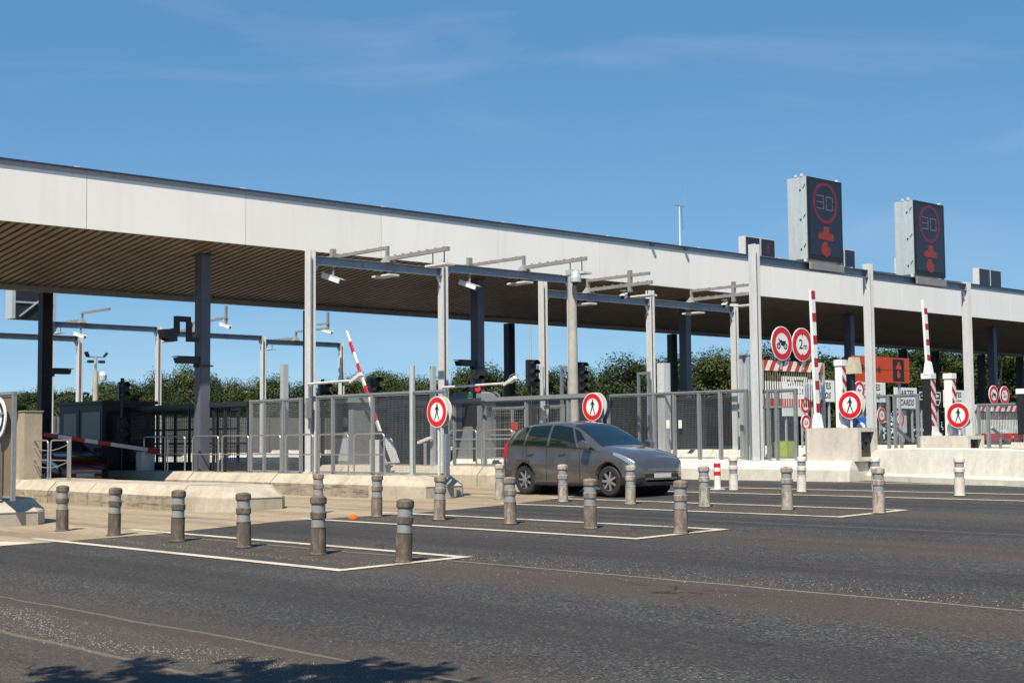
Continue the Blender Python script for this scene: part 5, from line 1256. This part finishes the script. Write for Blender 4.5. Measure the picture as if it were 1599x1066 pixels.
def make_car(paint, label, loc, rz=0.0, name='passing_car'):
    t = thing(name, label, 'car', loc, rz)
    mb = MB(); ny, nv = 60, 24; g = []
    ysl = [ST[0]+(ST[-1]-ST[0])*i/ny for i in range(ny+1)]
    for y in ysl:
        half = [car_S(y, 6*j/nv) for j in range(nv+1)]
        g.append([Vector((-p.x, p.y, p.z)) for p in half[:-1]]+half[::-1])
    m = len(g[0]); vs = [p for r in g for p in r]
    mb.add(vs, [(i*m+j, i*m+j+1, (i+1)*m+j+1, (i+1)*m+j) for i in range(ny) for j in range(m-1)], 0, True)
    mb.add(vs, [((i+1)*m, (i+1)*m+m-1, i*m+m-1, i*m) for i in range(ny)], 0)
    mb.add(g[0], [list(range(m))], 0); mb.add(g[-1], [list(range(m))[::-1]], 0)
    body = mb.build('body', M[paint], t)
    bm = bmesh.new(); bm.from_mesh(body.data); bmesh.ops.remove_doubles(bm, verts=bm.verts, dist=.0005); bmesh.ops.recalc_face_normals(bm, faces=bm.faces); bm.to_mesh(body.data); bm.free()
    WY = (-1.32, 1.26)
    for wy in WY:
        c = MB(); c.cyl((-1.2, wy, .33), (1.2, wy, .33), .385, n=36); cut = c.build('cut', M['black'], t)
        bm = bmesh.new(); bm.from_mesh(cut.data); bmesh.ops.remove_doubles(bm, verts=bm.verts, dist=.0005); bmesh.ops.recalc_face_normals(bm, faces=bm.faces); bm.to_mesh(cut.data); bm.free()
        md = body.modifiers.new('b', 'BOOLEAN'); md.operation = 'DIFFERENCE'; md.object = cut; md.solver = 'EXACT'
    dg = bpy.context.evaluated_depsgraph_get(); dg.update()
    nm = bpy.data.meshes.new_from_object(body.evaluated_get(dg)); body.modifiers.clear(); body.data = nm
    for o in [o for o in COL.objects if o.name.startswith('cut')]: bpy.data.objects.remove(o)
    for wy in WY: mb = MB(); mb.cyl((-.62, wy, .34), (.62, wy, .34), .383, n=24); mb.build('wheel_housing', M['black'], t)
    # glass
    sA = lambda b: -.86+.62*b**1.0
    def pane(y0b, y0t, y1b, y1t):
        def fn(a, b): f = (y0b+(y0t-y0b)*b); r = (y1b+(y1t-y1b)*b); return f+(r-f)*a, 3.10+.78*b
        return fn
    for s, (a0, a1, b0, b1) in ((0, (-.94, -.40, -.50, -.20)), (1, (-.42, -.13, .44, .44)), (2, (.52, .52, 1.20, 1.16)), (3, (1.27, 1.23, 1.66, 1.48))):
        for sd in (1, -1):
            mb = MB(); car_patch(mb, pane(a0, a1, b0, b1), 8, 6, .005, both=False)
            if sd < 0: mb.v = [(-x, y, z) for x, y, z in mb.v]
            mb.build('side_window', M['glass'], t)
    def wfn(a, b): return (-1.03+.90*a, 4.18+1.82*b)
    mb = MB(); car_patch(mb, wfn, 10, 8, .006); mb.build('windscreen', M['wind'], t)
    def rfn(a, b): return (1.74+.17*a, 4.2+1.8*b)
    mb = MB(); car_patch(mb, rfn, 5, 8, .006); mb.build('rear_window', M['glass'], t)
    for sd in (1, -1):
        def hl(a, b): return (-1.96+.50*a, 2.50+.30*a+(.62-.14*a)*b)
        mb = MB(); car_patch(mb, hl, 8, 5, .007, both=False)
        if sd < 0: mb.v = [(-x, y, z) for x, y, z in mb.v]
        mb.build('headlight', M['lamp_glass'], t)
        def tl(a, b): return (1.80+.20*a, 2.3+1.1*b)
        mb = MB(); car_patch(mb, tl, 5, 5, .007, both=False)
        if sd < 0: mb.v = [(-x, y, z) for x, y, z in mb.v]
        mb.build('tail_light', M['red_p'], t)
        mb = MB(); mb.ext([(-.90, 1.00), (-.70, 1.02), (-.68, 1.14), (-.74, 1.18), (-.90, 1.13)], 'X', sd*.93, sd*1.10); mb.bar((sd*.86, -.80, 1.02), (sd*.94, -.80, 1.05), .05); mb.build('mirror', M[paint], t, .015)
        for hy in (-.08, .92): mb = MB(); mb.box(sd*.888-.02, sd*.888+.02, hy, hy+.2, .87, .90); mb.build('door_handle', M[paint], t, .006)
    mb = MB(); mb.box(-.50, .50, -2.085, -2.045, .40, .48); mb.box(-.44, .44, -2.075, -2.03, .52, .585); mb.box(-.58, .58, -2.06, -1.99, .27, .36); mb.build('grille', M['blackp'], t, .008)
    mb = MB(); mb.box(-.46, .46, -2.085, -2.078, .535, .55); mb.box(-.46, .46, -2.085, -2.078, .565, .578); mb.build('grille_trim', M['rim'], t)
    def bp(a, b): return (-2.055+.42*a, .35+1.25*b)
    for sd in (1, -1):
        mb = MB(); car_patch(mb, bp, 8, 6, .006, both=False); mb.v = [(x*sd, y, z) for x, y, z in mb.v]; mb.build('bumper_trim', M['blackp'], t)
    for sd in (1, -1):
        for y0 in (-.52, .50, 1.12):                        # door gaps
            def gp(a, b): return (y0-.006+.012*a+(.04*b if y0 > 1 else 0), 1.0+2.05*b)
            mb = MB(); car_patch(mb, gp, 1, 12, .0025, both=False)
            if sd < 0: mb.v = [(-x, y, z) for x, y, z in mb.v]
            mb.build('door_gap', M['black'], t)
        def wl(a, b): return (-.95+2.65*a, 3.04+.05*b)
        mb = MB(); car_patch(mb, wl, 24, 1, .006, both=False)
        if sd < 0: mb.v = [(-x, y, z) for x, y, z in mb.v]
        mb.build('window_line', M['blackp'], t)
    mb = MB(); mb.box(-.26, .26, -2.096, -2.087, .395, .485); mb.build('number_plate', M['lightgrey'], t)
    mb = MB(); mb.box(-.87, .87, -.92, .86, .215, .30); mb.build('sill_trim', M['blackp'], t, .02)
    for wy in WY:
        for sd in (1, -1):
            w_ = thing('wheel', '', '', (sd*.72, wy, .325)); w_.parent = t; del w_['label']; del w_['category']
            mb = MB(); mb.lathe([(.20, -.10), (.29, -.105), (.32, -.085), (.325, -.05), (.325, .05), (.32, .085), (.29, .105), (.20, .10)], 32); mb.v = [(z, x, y) for x, y, z in mb.v]; mb.build('tyre', M['rubber'], w_)
            mb = MB(); o_ = sd*.085
            for k in range(7):
                a = 2*pi*k/7; mb.bar((o_, .04*cos(a), .04*sin(a)), (o_, .205*cos(a), .205*sin(a)), .045, .03, upv=(1, 0, 0))
            mb.cyl((o_-.02, 0, 0), (o_+.02, 0, 0), .055, n=16)
            m2 = MB(); m2.lathe([(.198, -.08), (.212, -.08), (.212, .08), (.198, .08), (.198, -.08)], 28); mb.add([(z, x, y) for x, y, z in m2.v], m2.f, 0, True)
            mb.build('rim', M['rim'], w_)
            mb = MB(); mb.cyl((-.03, 0, 0), (.03, 0, 0), .19, n=24); mb.build('brake_disc', M['blackp'], w_)
    return t
Xc = 22.45
yf = at(1052, 745, X=Xc-.3).y
make_car('car_grey', 'grey compact people carrier driving out of the toll lane past the bollards', (Xc, yf+2.05+.60, gz(Xc)))
make_car('car_dark', 'dark red car waiting in the canopy shade behind the left barrier', (17.7, at(112, 720, X=17.3).y+2.1, gz(17.7)), name='waiting_car')

# ================================================================ TREES
def crown_mesh(seed, rx, rz, m, n=2600, leaf=.34, lobes=24):
    rd = random.Random(seed); mb = MB(); L = []
    for i in range(lobes):
        a = rd.uniform(0, 2*pi); rr = rx*rd.uniform(.15, .72); h = rd.uniform(-.72, .62)
        k = sqrt(max(.05, 1-h*h*.9))
        L.append((Vector((cos(a)*rr*k, sin(a)*rr*k, h*rz)), rx*rd.uniform(.20, .40)))
    L.append((Vector((0, 0, rz*.66)), rx*.32))
    for i in range(n):
        c, r = rd.choice(L)
        d = Vector((rd.gauss(0, 1), rd.gauss(0, 1), rd.gauss(0, 1))).normalized()
        p = c+d*r*(rd.uniform(.45, 1.0) if rd.random() < .9 else rd.uniform(.9, 1.2))
        nrm_ = (d+Vector((rd.uniform(-.5, .5), rd.uniform(-.5, .5), rd.uniform(-.2, .6)))).normalized()
        u = nrm_.cross(Vector((rd.uniform(-1, 1), rd.uniform(-1, 1), rd.uniform(-1, 1)))).normalized(); v = nrm_.cross(u)
        s = leaf*rd.uniform(.55, 1.2)
        mb.add([p+u*s, p+v*s*.55+u*s*.1, p-u*s*.8, p-v*s*.6], [(0, 1, 2, 3)])
    return mb
PROTO = []
def tree_proto(seed, rx, rz, trunk_h, mi, n=2600, leaf=.34):
    t = thing('leafy_tree', '', 'tree', (0, -500, 0), 0, 'trees beyond the toll plaza')
    rd = random.Random(seed+50); mb = MB(); zc = trunk_h+rz*.8
    mb.cyl((0, 0, -.3), (0, 0, trunk_h), rx*.075, rx*.055, n=10, caps=False)
    for k in range(6):
        a = k*1.05+rd.uniform(-.3, .3); l = rx*rd.uniform(.45, .7)
        mb.tube([(0, 0, trunk_h*.85), (cos(a)*l*.45, sin(a)*l*.45, zc-.25*rz), (cos(a)*l, sin(a)*l, zc+rd.uniform(-.1, .5)*rz)], rx*.025, 6)
    mb.tube([(0, 0, trunk_h*.9), (.1, .1, zc), (0, .1, zc+rz*.6)], rx*.04, 6)
    mb.build('trunk', M['bark'], t)
    cm = crown_mesh(seed, rx, rz, None, n, leaf); cm.v = [(x, y, z+zc) for x, y, z in cm.v]; cm.build('crown', M['leaf'][mi], t)
    t['h'] = zc+rz*.98
    return t
protos = [tree_proto(1, 4.2, 3.6, 2.2, 0, 15000, .125), tree_proto(2, 3.8, 3.9, 2.0, 1, 15000, .125), tree_proto(3, 4.6, 3.4, 2.2, 2, 15000, .125), tree_proto(4, 3.6, 4.2, 2.2, 0, 15000, .125), tree_proto(5, 4.8, 3.9, 1.8, 1, 16000, .13)]
# (px, top y, depth along the view)
tl = [(-10, 612, 150), (35, 606, 140), (75, 604, 150), (115, 600, 135), (165, 596, 145), (205, 598, 130), (248, 582, 140), (285, 578, 150), (330, 584, 135), (365, 592, 150), (398, 590, 135), (435, 578, 145), (470, 586, 130),
      (512, 590, 150), (548, 588, 140), (592, 572, 135), (625, 574, 145), (655, 590, 130), (690, 584, 150), (722, 574, 140), (760, 572, 130), (800, 578, 145), (840, 574, 135), (872, 578, 150), (905, 560, 135), (940, 566, 140), (978, 552, 130), (1012, 548, 145), (1048, 546, 135), (1090, 542, 150), (1124, 544, 135), (1160, 548, 140),
      (1200, 536, 130), (1240, 540, 145), (1285, 532, 130), (1325, 536, 140), (1370, 528, 130), (1415, 530, 145), (1460, 530, 130), (1505, 528, 140), (1550, 532, 130), (1595, 534, 140), (1640, 540, 135)]
vis = {35: 'leftmost low tree beyond the left fence post', 75: 'tree beyond the leftmost dark column', 115: 'tree behind the first rear gantry post', 165: 'tree behind the distant camera mast', 205: 'tree above the black traffic light at left',
       248: 'tree behind the second rear gantry post', 285: 'rounder tree left of the dark column with the camera frame', 330: 'tree hidden partly by the dark column with the camera frame', 365: 'low tree right of the dark column with the camera frame', 398: 'tree left of the third rear gantry post', 435: 'round crowned tree around the square galvanised pole', 470: 'tree just left of the nearest pale gantry post',
       512: 'tree behind the camera tube arm of the nearest post', 548: 'tree behind the rightmost rear gantry post', 592: 'taller tree right of the raised swinging barrier', 625: 'tree left of the round galvanised pole in the fence', 655: 'low tree left of the second pale gantry post', 690: 'tree behind the second pale gantry post', 722: 'tree right of the second pale gantry post', 760: 'tree right of the second dark column', 800: 'tree left of the middle gantry', 840: 'tree behind the first post of the middle gantry', 872: 'tree just left of the round concrete mast',
       905: 'tree just right of the round concrete mast', 940: 'dark tree above the round sign over the car', 978: 'tall tree left of the second middle gantry post', 1012: 'tall tree behind the second middle gantry post', 1048: 'tall tree by the thick whitish post', 1090: 'broad tall tree left of the third middle gantry post', 1124: 'tree just left of the third middle gantry post', 1160: 'tree left of the first tall gantry post',
       1200: 'tree right of the first tall gantry post', 1240: 'tree behind the motorcycle and width signs', 1285: 'tree right of the tall raised barrier arm', 1325: 'tree beneath the canopy left of the second tall post', 1370: 'tree above the orange sign', 1415: 'tree left of the black cabinet barrier arm', 1460: 'tree right of the black cabinet barrier arm', 1505: 'tree behind the third tall gantry post', 1550: 'tree above the small twin round signs', 1595: 'tree at the right edge beneath the canopy'}
kinds = ['mid green', 'dark green', 'yellowish green', 'mid green', 'dark green']
rd = random.Random(11)
for i, (px, py, D) in enumerate(tl):
    pr = protos[(i*3+i//4) % 5] if True else None
    py += rd.uniform(-9, 11)+(6 if px > 900 else 0); r = R @ Vector(((px-CX)/F, (py-CY)/F, 1.0)); P = CAM+r*D
    g = gz(P.x)-.1; sc = (P.z-g)/pr['h']
    lab = kinds[(i*3+i//4) % 5] + ' leafy ' + vis.get(px, 'tree just outside the edge of the photo')
    c = copy_thing(pr, (P.x, P.y, g), rd.uniform(0, 6.28), lab); wsc = max(sc*.98, .84)*rd.uniform(.85, 1.15); c.scale = (wsc, wsc, sc)
# a second, denser row behind as one undergrowth mass
mb = MB(); rd = random.Random(5)
for i in range(22000):
    px = rd.uniform(-60, 1680); base = 640 if px > 900 else 650
    top = 600 if px < 700 else (600-(px-700)*.09 if px < 1300 else 545)
    py = rd.uniform(top+14, 690); D = rd.uniform(150, 168)
    r = R @ Vector(((px-CX)/F, (py-CY)/F, 1.0)); P = CAM+r*D
    d = Vector((rd.gauss(0, 1), rd.gauss(0, 1), rd.gauss(0, 1))).normalized(); u = d.cross(Vector((.3, .5, .8))).normalized(); v = d.cross(u); s = rd.uniform(.2, .5)
    mb.add([P+u*s, P+v*s*.6, P-u*s, P-v*s*.6], [(0, 1, 2, 3)])
o = mb.build('wood_undergrowth', M['leaf'][1]); o['kind'] = 'stuff'; o['label'] = 'dense dark undergrowth filling the wood behind the far tree row'; o['category'] = 'wood'
for pr in protos:
    for ch in list(pr.children): bpy.data.objects.remove(ch)
    bpy.data.objects.remove(pr)
# tree beside the camera, whose shadow falls on the near lane
def near_tree():
    t = thing('roadside_tree', 'tree beside the camera, seen only by its leafy shadow on the near lane', 'tree', (-.9, 3.3, gz(-1)))
    sh = at(400, 1052, Z=-.08)
    hz_ = 6.0; cc = Vector((sh.x+SUN.x/SUN.z*hz_+.9, sh.y+SUN.y/SUN.z*hz_-3.3, hz_))
    rd = random.Random(21); mb = MB()
    mb.cyl((0, 0, -.2), (.1, .1, 3.4), .17, .12, n=12, caps=False); tips = []
    ax = Vector((.737, -.676, 0))                      # spread mostly sideways to the view
    for k in range(9):
        f = -1+2*k/8; tp = cc+ax*f*.95+Vector((rd.uniform(-.12, .12), rd.uniform(-.12, .12), rd.uniform(-.35, .45)-.25*abs(f))); tips.append(tp)
        mb.tube([(.1, .1, 3.0+.03*k), Vector((.1, .1, 3.4)).lerp(tp, .5)+Vector((0, 0, .5)), tp], .03, 6)
    mb.build('trunk', M['bark'], t)
    mb = MB(); lo_ = Vector((-.68, -.74, 0)); sprays = []
    for tp in tips:                                    # leafy sprays reaching out from each limb
        for j in range(7):
            e = tp+Vector((rd.gauss(0, .30), rd.gauss(0, .30), rd.gauss(0, .25))); sprays.append((tp, e))
    for i in range(3600):
        p0, p1 = rd.choice(sprays); u0 = rd.random()**.8; p = p0.lerp(p1, u0*1.25)+Vector((rd.gauss(0, .06), rd.gauss(0, .06), rd.gauss(0, .06)))
        n_ = Vector((rd.gauss(0, 1), rd.gauss(0, 1), rd.gauss(0, 1)+.6)).normalized(); u = n_.cross(Vector((rd.gauss(0, 1), rd.gauss(0, 1), .1))).normalized(); v = n_.cross(u); s = rd.uniform(.05, .085)
        mb.add([p+u*s, p+v*s*.6, p-u*s, p-v*s*.6], [(0, 1, 2, 3)])
    mb.build('crown', M['leaf'][0], t)
near_tree()
